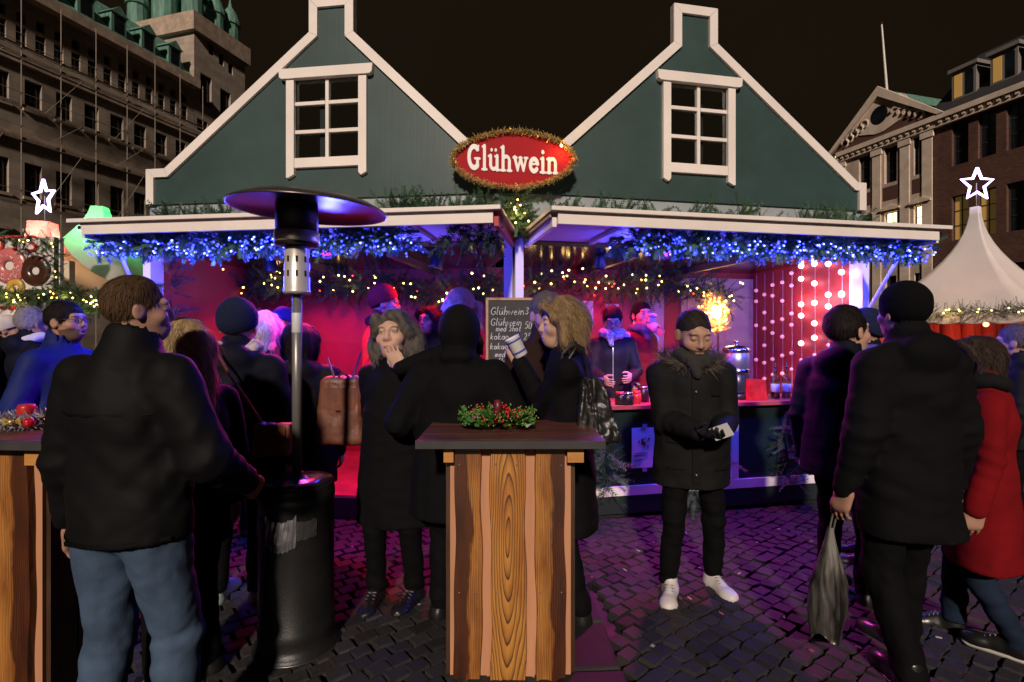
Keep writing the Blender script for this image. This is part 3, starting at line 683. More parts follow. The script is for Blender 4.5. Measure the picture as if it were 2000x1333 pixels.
# serving counter of the right unit
ZC = .93
UR.box('counter_top', mat('red_counter_top', (.4, .08, .07), .45), .072, LR - .075, -.06, .42, ZC, ZC + .03)
ncol = [UR.s_at(1143), UR.s_at(1433), UR.s_at(1640)]
UR.box('counter_front', CNT, .072, LR - .075, .0, .03, .28, ZC - .003)
for a in (ncol[0], ncol[1], LR - .15): UR.box('white_stile', WHITE, a - .033, a + .033, -.022, -.001, .305, ZC - .004)
UR.box('white_rail', WHITE, .072, LR - .075, -.024, -.0, .225, .30)
UR.box('skirt_board', mat('dark_green_skirt', (.010, .018, .016), .6), .05, LR - .02, -.02, -.002, .08, .218)
UL.box('step_edge', DARKU, .07, LL - .075, -.045, -.001, .05, .215)
# pale cupboard doors on the back wall of the right unit
CUP = mat('cream_cupboard_paint', (.55, .42, .33), .5)
cz = 2.2
for (p0, p1) in ((1262, 1296), (1330, 1400), (1404, 1472)):
    a0, a1 = UR.s_at(p0, 1.47), UR.s_at(p1, 1.47); cd = UR.box('cupboard_door', CUP, a0, a1, 1.462, 1.498, .9, cz - .02)
    w = a1 - a0
    if w > .2: UR.box('raised_panel', CUP, a0 + .07, a1 - .07, 1.45, 1.461, 1.45, cz - .12, cd); UR.box('raised_panel', CUP, a0 + .07, a1 - .07, 1.45, 1.461, 1.0, 1.36, cd)
# ------------------------------------------------------------------ fir greenery, strings of lights
FIR = vcol('fir_needles', .6, .4); CABLE = mat('dark_green_cable', (.01, .02, .012), .5)
BLUE_LED = emit('blue_led', (.032, .05, 1.0), 7.0); WARM_LED = emit('warm_bulb', (1.0, .62, .16), 12.0); RED_LED = emit('red_bulb', (1.0, .05, .03), 6.0)
def sprig(mb, p, d, L, rnd, dens=11, nl=.036, nw=.0058, tone=1.0):
    """one fir twig: a stem with two rows of needles"""
    p = Vector(p); d = Vector(d).normalized(); sd_ = d.orthogonal().normalized(); sd_.rotate(Matrix.Rotation(rnd.uniform(0, 6.28), 3, d)); up = d.cross(sd_)
    g = rnd.uniform(.6, 1.35) * tone; c = (.020 * g, .052 * g, .024 * g)
    mb.add([p - up * .002, p + up * .002, p + d * L], [(0, 1, 2)], (.05, .03, .015))
    for i in range(dens):
        q = p + d * (L * (i + .5) / dens); l = nl * (1 - .45 * i / dens) * rnd.uniform(.8, 1.2)
        for s in (-1, 1):
            e = (sd_ * s + d * .75 + up * rnd.uniform(-.5, .5)).normalized() * l; w = d * nw
            mb.add([q - w, q + w, q + e], [(0, 1, 2)], c)
def fir_mass(pts, n, rad_, rnd, L=(.10, .2), down=.3, tone=1.0, out=None):
    """twigs scattered round a path"""
    mb = MB(); P = [Vector(tuple(map(float, q))) for q in pts]; seg = [(b - a).length for a, b in zip(P[:-1], P[1:])]; tot = sum(seg)
    for _ in range(n):
        t = rnd.random() * tot
        for i, s in enumerate(seg):
            if t <= s or i == len(seg) - 1: break
            t -= s
        q = P[i].lerp(P[i + 1], min(1, t / s)); ax = (P[i + 1] - P[i]).normalized()
        r = Vector((rnd.gauss(0, 1), rnd.gauss(0, 1), rnd.gauss(0, 1) - down)); r = (r - ax * r.dot(ax) * .4).normalized()
        if out: r = (r + Vector(out)).normalized()
        sprig(mb, q + r * rad_ * rnd.random() * .7, r + ax * rnd.uniform(-.6, .6), rnd.uniform(*L), rnd, tone=tone)
    return mb
def bulbs(points, r): 
    mb = MB()
    for p in points: mb.ball(p, r * R.uniform(.85, 1.15), None, 6, 4)
    return mb
def lerp_path(a, b, n, sag=0, jit=0, rnd=R):
    a, b = np.array(a, float), np.array(b, float); out = []
    for i in range(n):
        t = i / (n - 1); p = a + (b - a) * t; p[2] -= sag * 4 * t * (1 - t); out.append(p + np.array([rnd.uniform(-jit, jit) for _ in range(3)]))
    return out
r2 = random.Random(21)
def blue_garland(U, a0, a1, label, nb):
    p0, p1 = U.P(a0, -.72, 2.19), U.P(a1, -.72, 2.19); o = empty('fir_garland', p0, label, 'garland', 'blue lit garlands under the awnings')
    mb = fir_mass(lerp_path(p0, p1, 14, .0, .02), 760, .085, r2, (.07, .125), .1, 2.4)
    mb.build('fir_twigs', FIR, o, off=p0)
    for t in (-.55, -.3): 
        fm = fir_mass(lerp_path(U.P(a0, t, 2.215), U.P(a1, t, 2.215), 10, .0, .02), 160, .05, r2, (.07, .12), .1, 2.4); fm.build('fir_twigs', FIR, o, off=p0)
    pts = []
    for i in range(nb):
        a = r2.uniform(a0, a1); q = r2.uniform(-.2, 1.2) * math.pi; rr = r2.uniform(.08, .14)
        t, z = (-.72 - rr * math.cos(q - math.pi * .25) * .9, 2.19 - rr * abs(math.sin(q)) * .85) if r2.random() < .72 else (r2.uniform(-.6, -.15), 2.22 - r2.random() * .1)
        pts.append(U.P(a, max(t, -.85), min(z, 2.212)))
    bulbs(pts, .0074).build('bulbs', BLUE_LED, o, smooth=True, off=p0)['kind'] = 'stuff'
    bulbs([pts[i] + np.array([0, -.012, -.004]) for i in range(0, len(pts), 4)], .0062).build('bright_bulbs', emit('bright_blue_led', (.30, .36, 1.0), 5.0), o, smooth=True, off=p0)['kind'] = 'stuff'
    cb = MB()
    for k in range(6):
        cb.tube(lerp_path(U.P(a0, -.8 + k * .11, 2.235), U.P(a1, -.8 + k * .11, 2.235), 24, 0, .015, r2), .003, 4)
    cb.build('cable', CABLE, o, off=p0)
    for k in range(6): add_light('garland_glow', 'POINT', U.P(a0 + (a1 - a0) * (k + .5) / 6, -.62 if k % 2 else -.35, 2.03), 30.0, (.05, .06, 1.0), o, .06)
    return o
blue_garland(UL, UL.s_at(775, -.8), UL.s_at(165, -.8), 'fir garland with blue lights under the awning behind the patio heater', 430)
blue_garland(UR, UR.s_at(1240, -.8), UR.s_at(1825, -.8), 'fir garland with blue lights under the awning above the serving counter', 450)
# unlit greenery under the inner end of the left awning, and lying on top of the awnings
def greenery(name, pts, n, rd, label, cat='garland', L=(.1, .2), down=.3, group=None, tone=1., warm=0, wr=.010, red=0, glow=0):
    o = empty(name, pts[0], label, cat, group); fir_mass(pts, n, rd, r2, L, down, tone).build('fir_twigs', FIR, o, off=pts[0])
    if warm:
        q = []
        for _ in range(warm): i = r2.randrange(len(pts) - 1); t = r2.random(); q.append(np.array(pts[i]) * (1 - t) + np.array(pts[i + 1]) * t + np.array([r2.uniform(-rd, rd) * .9, -abs(r2.gauss(0, rd)) * .9, r2.uniform(-rd, rd) * .7]))
        bulbs(q, wr).build('bulbs', WARM_LED, o, smooth=True, off=pts[0])['kind'] = 'stuff'
    if red:
        q = [np.array(pts[r2.randrange(len(pts))]) + np.array([r2.uniform(-rd, rd), -rd * .9, r2.uniform(-rd, rd)]) for _ in range(red)]
        bulbs(q, .008).build('red_bulbs', RED_LED, o, smooth=True, off=pts[0])['kind'] = 'stuff'
    for k in range(glow):
        i = int((k + .5) / glow * (len(pts) - 1)); add_light('garland_glow', 'POINT', np.array(pts[i]) + np.array([0, -rd * 1.3, -.02]), 1.1, (1.0, .6, .2), o, .03)
    return o
greenery('fir_garland', lerp_path(UL.P(UL.s_at(870, -.7), -.7, 2.2), UL.P(UL.s_at(985, -.7), -.7, 2.2), 6), 80, .06, 'dark unlit fir greenery under the inner end of the left awning')
for i, (U, pxs, lab) in enumerate(((UL, (300, 450), 'fir twigs lying on the awning top at its outer end by the tent'), (UL, (745, 870), 'fir twigs lying on the awning top right of the heater hood'), (UL, (880, 985), 'fir twigs on the awning top just below the red sign'),
        (UR, (1075, 1290), 'fir twigs on the awning top below the gable with red light'), (UR, (1330, 1500), 'fir twigs with yellow lights on the awning top under the window'), (UR, (1560, 1685), 'fir twigs at the far end of the right awning top'))):
    pts = [U.P(U.s_at(p, -.1), -.10, 2.47 + r2.uniform(-.03, .05)) for p in np.linspace(pxs[0], pxs[1], 7)]
    greenery('fir_twig_bundle', pts, 90, .06, lab, 'greenery', (.10, .19), -.7, 'fir twigs on top of the awnings', 1.6, warm=(5 if i == 4 else 1 if i == 5 else 0), red=(1 if i == 3 else 0))
bt = [at(1012, 385, 3.86), at(1010, 415, 3.83), at(1018, 448, 3.82)]
greenery('fir_bunch', bt, 150, .08, 'hanging fir bunch with warm lights at the top of the centre post', 'greenery', (.1, .17), .8, None, 1.6, warm=12, wr=.007, red=1, glow=1)
# interior garlands with warm bulbs
def inner(U, pxy, t, n, rd, label, warm, glow, red=0):
    pts = [U.P(*(lambda q: (q[0], t, q[1]))(U.pt(x, y, t))) for x, y in pxy]
    return greenery('fir_garland', pts, n, rd, label, 'garland', (.12, .24), .2, 'warm lit garlands inside the stall', 1.0, warm, .0095, red, glow)
inner(UL, [(990, 545), (930, 560), (860, 575), (790, 560), (700, 555), (640, 550), (560, 550), (470, 555)], 1.15, 900, .17, 'fir garland with warm lights hanging across the red lit half', 46, 4, 6)
inner(UR, [(1035, 560), (1100, 545), (1180, 560), (1240, 555), (1300, 545), (1370, 560), (1420, 575)], 1.15, 680, .15, 'fir garland with warm lights hanging behind the serving counter', 44, 4, 6)
# fir boughs against the left end wall, and tied to the counter front
def bough(U, px0, y0, px1, y1, t, n, rd, label, tone=1.0):
    a = U.pt(px0, y0, t); b = U.pt(px1, y1, t); pts = lerp_path(U.P(a[0], t, a[1]), U.P(b[0], t, b[1]), 5)
    return greenery('fir_bough', pts, n, rd, label, 'greenery', (.12, .22), .1, 'fir boughs fixed to the stall', tone)
bough(UL, 330, 520, 335, 690, -.02, 60, .09, 'fir bough catching blue light on the outer post of the red half')
bough(UR, 1180, 850, 1185, 960, -.09, 60, .1, 'dark fir bough hanging on the counter beside the shoulder bag', 1.5)
bough(UR, 1530, 830, 1545, 950, -.09, 60, .09, 'dark fir bough hanging on the counter front by the navy coat', 1.5)
bough(UR, 1425, 900, 1345, 970, -.09, 26, .05, 'small fir bough behind the legs of the man in parka', 1.5)
# reindeer shaped dark cut-outs standing in the left unit
DK = mat('dark_silhouette_wood', (.02, .012, .012), .7)
for px, lab in ((383, 'dark tall wooden post decoration inside the red half, nearest the outer post'), (402, 'dark branching twig decoration inside the red half')):
    a, z = UL.pt(px, 520, .9); o = empty('twig_decoration', UL.P(a, .9, .22), lab, 'decoration')
    mb = MB()
    if px == 383: mb.tube([(0, 0, 0), (.01, 0, 1.95)], .035, 7)
    else:
        mb.tube([(0, 0, 0), (0, 0, 1.3), (.03, 0, 1.55)], [.03, .025, .012], 6)
        for k in range(9): z = .5 + k * .12; s = 1 if k % 2 else -1; mb.tube([(0, 0, z), (s * .14, 0, z + .06), (s * .17, 0, z + .2)], [.016, .013, .006], 5)
    mb.build('branch', DK, o)

# ------------------------------------------------------------------ lamps inside the stall
FIX = mat('black_lamp_housing', (.015, .015, .016), .4)
def par_can(p, tgt, energy, col, label, spot=None, size=.05, E=3.0):
    p = np.array(p, float); o = empty('stage_lamp', p, label, 'lamp', 'coloured lamps under the stall ceiling'); d = (Vector(tuple(tgt)) - Vector(tuple(p))).normalized(); q = d.to_track_quat('Z', 'Y').to_matrix()
    h = MB().lathe([(.03, -.14), (.055, -.12), (.06, -.02), (.064, 0), (.056, .002), (.052, -.02), (.05, -.03)], n=18).build('housing', FIX, o, smooth=True); h.rotation_euler = q.to_euler()
    l = MB().lathe([(.048, -.028), (.049, -.024), (.03, -.018), (.001, -.016)], n=18).build('lens', emit('lens_%s' % label[:12], col, E), o, smooth=True); l.rotation_euler = q.to_euler()
    MB().tube([(0, 0, 0), (0, 0, .07)], .01, 6).build('bracket', FIX, o)
    add_light('lamp_light', 'SPOT' if spot else 'POINT', p + np.array(d) * .05, energy, col, o, size, spot, tgt)
RED = (1.0, .018, .035)
par_can(UL.P(.75, .42, 2.12), UL.P(1.2, .4, 0), 65, RED, 'red stage lamp under the ceiling of the counterless half near the centre post', 150)
par_can(UL.P(2.35, .5, 2.12), UL.P(2.1, .9, 0), 42, RED, 'red stage lamp under the ceiling of the counterless half near the outer end', 150)
par_can(UL.P(1.5, -.12, 2.17), UL.P(1.2, -1.2, 0), 210, RED, 'red stage lamp at the front edge of the counterless half', 110)
par_can(UR.P(.9, .5, 2.14), UR.P(1.0, 1.1, .9), 60, (1.0, .03, .08), 'red stage lamp above the servers behind the counter', 150)
par_can(UR.P(1.25, -.12, 2.17), UR.P(1.4, -1.1, 0), 200, (1.0, .05, .36), 'pink stage lamp at the front edge above the counter', 110)

# ------------------------------------------------------------------ oval sign
SG = np.array([0.012, 3.9, 0]); sgc = at(1003, 313, 3.93); sign = empty('shop_sign', sgc, 'red oval sign reading Glühwein framed with gold tinsel', 'sign')
hw, hh = .455, .212
def hexo(k, n=72):
    out = []
    for i in range(n):
        q = 2 * math.pi * i / n; c, s_ = math.cos(q), math.sin(q); r = (abs(c) ** 1.75 + abs(s_) ** 1.9) ** (-1 / 1.8); out.append((hw * k * r * c, hh * k * r * s_))
    return out
MB().prism(hexo(1)[::-1], lambda p: (p[0], .02, p[1]), lambda p: (p[0], -.0, p[1])).build('board', mat('red_gloss_sign_paint', (.36, .004, .010), .6, var=.06, spec=.15), sign)
GOLD = mat('gold_tinsel', (.80, .55, .24), .32, .55, var=.35, scale=40)
def tinsel(path, n, L, rnd, w=.004, rr=.012):
    mb = MB(); P = [Vector(tuple(map(float, p))) for p in path]
    for _ in range(n):
        i = rnd.randrange(len(P)); p = P[i].lerp(P[(i + 1) % len(P)], rnd.random()); d = Vector((rnd.gauss(0, 1), rnd.gauss(0, 1), rnd.gauss(0, 1))).normalized(); e = d.orthogonal().normalized() * w; q = p + d * L * rnd.uniform(.5, 1)
        s = Vector((rnd.uniform(-1, 1), rnd.uniform(-1, 1), rnd.uniform(-1, 1))) * rr
        mb.add([p + s - e, p + s + e, q + s + e * .4, q + s - e * .4], [(0, 1, 2, 3)])
    return mb
tinsel([(x, -.02, z) for x, z in hexo(1.02)], 3200, .034, r2).build('tinsel', GOLD, sign)
# chubby serif lettering, one solid per letter
def stroke(S, pts, r, k=.0):
    for a, b in zip(pts[:-1], pts[1:]):
        ra = r[0] if hasattr(r, '__len__') else r; rb = r[1] if hasattr(r, '__len__') else r
        S.cone((a[0], 0, a[1]), (b[0], 0, b[1]), ra, rb, k)
def arc(cx, cy, rx, ry, a0, a1, n=14): return [(cx + rx * math.cos(rad(a0 + (a1 - a0) * i / n)), cy + ry * math.sin(rad(a0 + (a1 - a0) * i / n))) for i in range(n + 1)]
def letter(ch):
    B, T, s = [], .052, .03       # stem half width T, serif s (letter height 1, x-height .62)
    T = .095; s = .056
    if ch == 'G': B = [(arc(.42, .5, .31, .42, 50, 310), T * 1.15), ([(.62, .16), (.62, .42)], T), ([(.46, .45), (.76, .45)], s), ([(.62, .82), (.68, .95)], s)]; w = .84
    if ch == 'l': B = [([(.2, .06), (.2, .95)], T), ([(.06, .04), (.34, .04)], s), ([(.08, .93), (.2, .95)], s)]; w = .40
    if ch == 'u': B = [([(.17, .22), (.17, .58)], T), (arc(.36, .24, .19, .17, 180, 350), T * .9), ([(.56, .06), (.56, .58)], T), ([(.05, .57), (.17, .58)], s), ([(.44, .57), (.56, .58)], s), ([(.56, .04), (.7, .04)], s), ([(.23, .82), (.231, .82)], .08), ([(.48, .82), (.481, .82)], .08)]; w = .74
    if ch == 'h': B = [([(.18, .06), (.18, .95)], T), ([(.05, .04), (.31, .04)], s), ([(.06, .93), (.18, .95)], s), (arc(.37, .42, .19, .17, 175, 0), T * .85), ([(.56, .42), (.56, .06)], T), ([(.44, .04), (.69, .04)], s)]; w = .75
    if ch == 'w': B = [([(.14, .57), (.31, .08)], (T, T * .8)), ([(.31, .08), (.48, .55)], (T * .7, T * .7)), ([(.48, .55), (.66, .08)], (T, T * .8)), ([(.66, .08), (.82, .57)], (T * .7, T * .7)), ([(.04, .57), (.25, .57)], s), ([(.4, .57), (.55, .57)], s), ([(.72, .57), (.91, .57)], s)]; w = .95
    if ch == 'e': B = [(arc(.34, .31, .22, .24, 15, 320), T * 1.05), ([(.2, .34), (.54, .37)], s * .9)]; w = .67
    if ch == 'i': B = [([(.2, .06), (.2, .58)], T), ([(.06, .04), (.34, .04)], s), ([(.08, .57), (.2, .58)], s), ([(.2, .84), (.201, .84)], .095)]; w = .40
    if ch == 'n': B = [([(.18, .06), (.18, .58)], T), ([(.05, .04), (.31, .04)], s), ([(.06, .57), (.18, .58)], s), (arc(.37, .42, .19, .17, 175, 0), T * .85), ([(.56, .42), (.56, .06)], T), ([(.44, .04), (.69, .04)], s)]; w = .75
    return B, w
LW = mat('white_letter_vinyl', (.82, .80, .80), .5, var=.04)
word = 'Gluhwein'; tot = sum(letter(c)[1] for c in word); Hl = .195; sc_ = .70 / (tot * Hl); xc = -.355
for c in word:
    B, w = letter(c); S = SDF((-.05, -.12, -.08), (w + .1, .12, 1.1), .0165)
    for pts, r in B: stroke(S, pts, r)
    S.F = np.maximum(S.F, np.abs(S.ax[1])[None, :, None] - .045)
    V, Q = S.mesh(); V = V * np.array([Hl * sc_, .10, Hl]) + np.array([xc, -.006, -.095]); V[:, 2] += .02 - .055 * (V[:, 0] + .35)
    npmesh('letter', V, Q, LW, sign, smooth=False); xc += w * Hl * sc_
# added bulb in the tinsel, put in for an orange glow on the sign
b = MB().ball((.36, -.07, .085), .010, None, 8, 6).build('bulb', WARM_LED, sign, smooth=True)
add_light('bulb_light', 'POINT', sgc + np.array([.37, -.085, .07]), 1.2, (1.0, .45, .08), sign, .012)
MB().ball((.455, -.03, .0), .008, None, 8, 6).build('red_bulb', RED_LED, sign, smooth=True)

# ------------------------------------------------------------------ chalk board on the centre post
cb0, cb1 = at(949, 582, 3.72), at(1062, 757, 3.72); cbw, cbh = cb1[0] - cb0[0], cb0[2] - cb1[2]
board = empty('chalkboard', (cb0[0], 3.72, cb1[2]), 'chalkboard price list in wooden frame hung on the centre post', 'chalkboard')
MB().box((.012, .0, .012), (cbw - .012, .012, cbh - .012)).build('slate', mat('chalk_slate', (.035, .037, .037), .7, var=.35, scale=9), board)
WOODF = mat('pale_pine_frame', (.42, .27, .16), .6, var=.2, stretch=(1, 1, 8))
for lo, hi in (((0, -.008, 0), (.018, .018, cbh)), ((cbw - .018, -.008, 0), (cbw, .018, cbh)), ((.019, -.008, 0), (cbw - .019, .018, .018)), ((.019, -.008, cbh - .018), (cbw - .019, .018, cbh))): MB().box(lo, hi).build('frame', WOODF, board)
CH = mat('chalk', (.62, .62, .60), .95, var=.3, scale=80)
def el(cx, cy, rx, ry, a0=0, a1=360, n=10): return arc(cx, cy, rx, ry, a0, a1, n)
GL = {'G': [el(.3, .45, .27, .42, 40, 320) + [(.52, .4), (.34, .4)]], 'l': [[(.1, 1), (.08, .1), (.16, .02)]], 'u': [[(.08, .5), (.1, .1), (.25, .02), (.4, .15), (.44, .5)], [(.44, .5), (.46, .05)]],
 'ü': [[(.08, .5), (.1, .1), (.25, .02), (.4, .15), (.44, .5)], [(.44, .5), (.46, .05)], [(.15, .72), (.17, .78)], [(.36, .72), (.38, .78)]], 'h': [[(.1, 1), (.08, .0)], [(.08, .3), (.25, .5), (.4, .4), (.4, .0)]],
 'w': [[(.05, .5), (.15, .03), (.27, .4), (.4, .03), (.52, .5)]], 'e': [[(.08, .26), (.38, .3), (.32, .48), (.14, .45), (.07, .2), (.2, .0), (.4, .08)]], 'i': [[(.1, .5), (.1, .03)], [(.1, .7), (.12, .73)]],
 'n': [[(.08, .5), (.08, .0)], [(.08, .32), (.25, .5), (.38, .38), (.4, .0)]], 'm': [[(.08, .5), (.08, .0)], [(.08, .35), (.2, .5), (.3, .35), (.3, .0)], [(.3, .35), (.44, .5), (.54, .35), (.55, .0)]],
 'd': [el(.22, .24, .17, .24), [(.4, 1), (.4, .0)]], 's': [[(.36, .45), (.18, .5), (.1, .38), (.32, .2), (.28, .04), (.06, .04)]], 'S': [[(.42, .85), (.24, .95), (.1, .75), (.38, .35), (.3, .04), (.06, .1)]],
 'o': [el(.22, .25, .18, .24)], 'ø': [el(.22, .25, .18, .24), [(.04, .0), (.42, .55)]], 't': [[(.18, .85), (.16, .1), (.3, .02)], [(.03, .52), (.34, .54)]], 'k': [[(.08, .95), (.08, .0)], [(.36, .5), (.1, .22), (.4, .0)]],
 'a': [el(.22, .24, .17, .23), [(.4, .48), (.42, .02)]], 'f': [[(.36, .95), (.2, .9), (.16, .0)], [(.03, .5), (.32, .52)]], 'c': [el(.24, .25, .18, .24, 40, 320)], 'b': [[(.08, 1), (.08, .02)], el(.26, .24, .17, .23)],
 'A': [[(.02, .0), (.25, .95), (.48, .0)], [(.1, .35), (.4, .35)]], '3': [[(.08, .85), (.3, .92), (.36, .68), (.16, .52), (.38, .3), (.28, .02), (.05, .1)]], '5': [[(.38, .92), (.12, .92), (.1, .55), (.3, .58), (.38, .3), (.26, .02), (.06, .08)]],
 '0': [el(.22, .46, .18, .45)], '2': [[(.08, .75), (.2, .94), (.36, .78), (.28, .45), (.06, .04), (.42, .04)]], ',': [[(.1, .05), (.05, -.12)]], '-': [[(.03, .3), (.3, .32)]]}
def chalk(txt, x, z, h, sl=.16):
    mb = MB(); cx = x
    for ch in txt:
        if ch == ' ': cx += .3 * h; continue
        for st in GL[ch]:
            mb.tube([(cx + (px + sl * py) * h + r2.uniform(-.0015, .0015), -.0035, z + py * h + r2.uniform(-.0012, .0012)) for px, py in st], .0030, 5)
        cx += (max(p[0] for st in GL[ch] for p in st) + .12) * h
    return mb.build('chalk_writing', CH, board)
rz = lambda y: (757 - y) / 1000 * 3.72
for txt, px, py, h in (('Glühwein', 958, 613, .062), ('3', 1025, 612, .055), ('Glühwein', 958, 634, .058), ('med Shot', 968, 645, .046), ('50,-', 1024, 640, .055), ('kakao', 957, 661, .052), ('25', 1022, 662, .055), ('kakao', 957, 680, .05), ('3', 1020, 682, .055), ('med', 966, 695, .045), ('fløðeskum'.replace('ð', 'd'), 972, 709, .045), ('Amba', 990, 731, .05)):
    chalk(txt, (px - 949) / 1000 * 3.72, rz(py) - .01, h)
MB().tube([(cbw * .5, .03, -.25), (cbw * .5, .03, .02)], .018, 8).build('hanging_rod', WHITE, board)

# ------------------------------------------------------------------ goods on the counter, light curtain
def lathe_thing(name, p, label, cat, parts, n=20, group=None):
    o = empty(name, p, label, cat, group)
    for pn, prof, m in parts: MB().lathe(prof, n=n).build(pn, m, o, smooth=True)
    return o
CHROME = mat('polished_steel', (.55, .54, .53), .18, 1.0, var=.1, scale=20); GLZ = glass('bottle_glass', (.85, .9, .88), .5); BLK = mat('black_plastic', (.012, .012, .013), .35)
a, _ = UR.pt(1438, 700, .18); urn = UR.P(a, .18, ZC + .03)
lathe_thing('hot_drink_urn', urn, 'steel hot drink urn with chrome lid on the serving counter', 'urn', [
    ('base', [(.10, 0), (.115, .01), (.115, .05), (.10, .055)], BLK), ('body', [(.10, .056), (.108, .07), (.108, .22), (.10, .226)], mat('dark_urn_sleeve', (.02, .03, .03), .3)),
    ('middle_band', [(.112, .228), (.118, .235), (.118, .265), (.112, .27)], CHROME), ('tank', [(.10, .272), (.107, .28), (.107, .41), (.10, .415)], mat('brushed_steel', (.42, .41, .43), .35, .8, var=.1)),
    ('lid', [(.116, .417), (.12, .425), (.118, .445), (.09, .465), (.03, .475), (.012, .478), (.012, .495), (.022, .50), (.018, .515), (.001, .52)], CHROME)], 28)
for i, (px, lab, liq) in enumerate(((1514, 'slim liquor bottle with dark red content and pourer, first of two by the light curtain', (.16, .02, .015)), (1536, 'clear liquor bottle with pourer next to the navy coat', (.35, .30, .32)))):
    a, _ = UR.pt(px, 780, .12); p = UR.P(a, .12, ZC + .03)
    lathe_thing('bottle', p, lab, 'bottle', [('glass', [(.036, 0), (.038, .006), (.038, .155), (.034, .18), (.016, .205), (.0145, .25), (.016, .252), (.016, .262), (.012, .264)], GLZ), ('drink', [(.033, .004), (.034, .008), (.034, .12 if i else .10), (.001, .121 if i else .101)], mat('liquor_%d' % i, liq, .3)),
        ('label_band', [(.0385, .06), (.0392, .061), (.0392, .13), (.0385, .131)], mat('paper_label', (.72, .70, .70), .7)), ('pourer', [(.011, .265), (.012, .285), (.006, .29), (.005, .32), (.003, .325)], BLK)], 20, 'liquor bottles on the counter')
a, _ = UR.pt(1488, 790, .1)
lathe_thing('tealight_glass', UR.P(a, .08, ZC + .03), 'small dark glass beside the liquor bottles', 'glass', [('bowl', [(.024, 0), (.03, .004), (.033, .05), (.031, .052), (.028, .01), (.001, .008)], mat('smoked_glass', (.03, .03, .05), .1, spec=.8))])
a0, _ = UR.pt(1452, 790, .1); a1, _ = UR.pt(1487, 790, .1)
cl = MB(); p = [UR.P(a0, .02, ZC + .032), UR.P(a1, .02, ZC + .032), UR.P(a1 + .02, .35, ZC + .032), UR.P(a0, .35, ZC + .032)]; q = [UR.P(a0 + .01, .03, ZC + .215), UR.P(a1 - .005, .04, ZC + .205), UR.P(a1, .34, ZC + .2), UR.P(a0, .34, ZC + .21)]
cl.hexa([*p, *q]); tag(cl.build('gift_box', mat('red_wrapping', (.5, .02, .02), .4, var=.3, scale=15, bmp=.4, bscale=25)), 'red wrapped box standing on the counter left of the bottles', 'box')
REDP = mat('red_apple_skin', (.5, .03, .03), .3, var=.3)
for i, (px, t, sz, m, lab) in enumerate(((1212, .02, .045, BLK, 'dark preserve jar standing nearest the shoulder bag on the counter'), (1226, .0, .05, BLK, 'squat dark jar at the front edge of the counter'), (1243, .06, .04, REDP, 'red lidded jar between the dark jars on the counter'), (1256, .14, .05, BLK, 'tall dark jar behind the red lidded jar on the counter'))):
    a, _ = UR.pt(px, 790, t); lathe_thing('jar', UR.P(a, t, ZC + .03), lab, 'jar', [('body', [(sz * .8, 0), (sz, .01), (sz, .07 + .03 * (i == 3)), (sz * .8, .085 + .03 * (i == 3))], m), ('lid', [(sz * .84, .087 + .03 * (i == 3)), (sz * .86, .09 + .03 * (i == 3)), (sz * .86, .105 + .03 * (i == 3)), (sz * .1, .106 + .03 * (i == 3))], CHROME if i % 2 else REDP)], 18, 'jars on the counter')
# curtain of white bulbs against the end wall
BIG = emit('white_curtain_bulb', (1.0, .80, .92), 6.0); WBALL = emit('dim_curtain_bulb', (1.0, .45, .55), .45); WIRE = mat('white_wire', (.6, .5, .5), .6)
cur = empty('light_curtain', UR.P(LR - .07, .8, 2.2), 'curtain of round white bulbs hanging on the red end wall', 'light curtain')
rows = [(1668, [535, 590, 612], 1), (1645, [532, 574, 576], 1), (1619, [516, 576, 599, 640], 1), (1592, [516, 554, 592, 632, 660], 1), (1566, [520, 545, 595, 617, 671], 1), (1547, [534, 558, 613, 635, 690], 0), (1529, [552, 588, 624, 658, 695, 730], 0), (1510, [557, 578, 629, 651, 702], 0), (1494, [576, 611, 642, 675, 709, 740], 0), (1478, [568, 589, 636, 703, 748], 0)]
aw = LR - .085
for px, ys, on in rows:
    # depth along the end wall where this column is seen
    k = (px - 1000) / FPX; O = UR.O + UR.u * aw; t = (O[0] - k * O[1]) / (k * UR.v[1] - UR.v[0]); t = min(max(t, .02), 1.46); Y = (O + UR.v * t)[1]
    zs = [HC - (y - HOR) / FPX * Y for y in ys]; zs2 = [z for z in np.arange(min(zs) - .17, ZC + .1, -.15)]
    st = MB().tube([UR.P(aw, t, 2.22), UR.P(aw, t, ZC + .05)], .0022, 4).build('strand', WIRE, cur, off=cur.location)
    for z in zs: MB().ball(UR.P(aw - .008, t, z), .026 if on else .021, None, 12, 8).build('bulb', BIG if on else WBALL, st, smooth=True, off=cur.location)
    for z in zs2[:3]: MB().ball(UR.P(aw - .008, t, z), .017, None, 10, 6).build('bulb', WBALL, st, smooth=True, off=cur.location)
    if on: add_light('bulb_light', 'POINT', UR.P(aw - .06, t, sum(zs) / len(zs)), 1.0, (1.0, .62, .75), cur, .05)
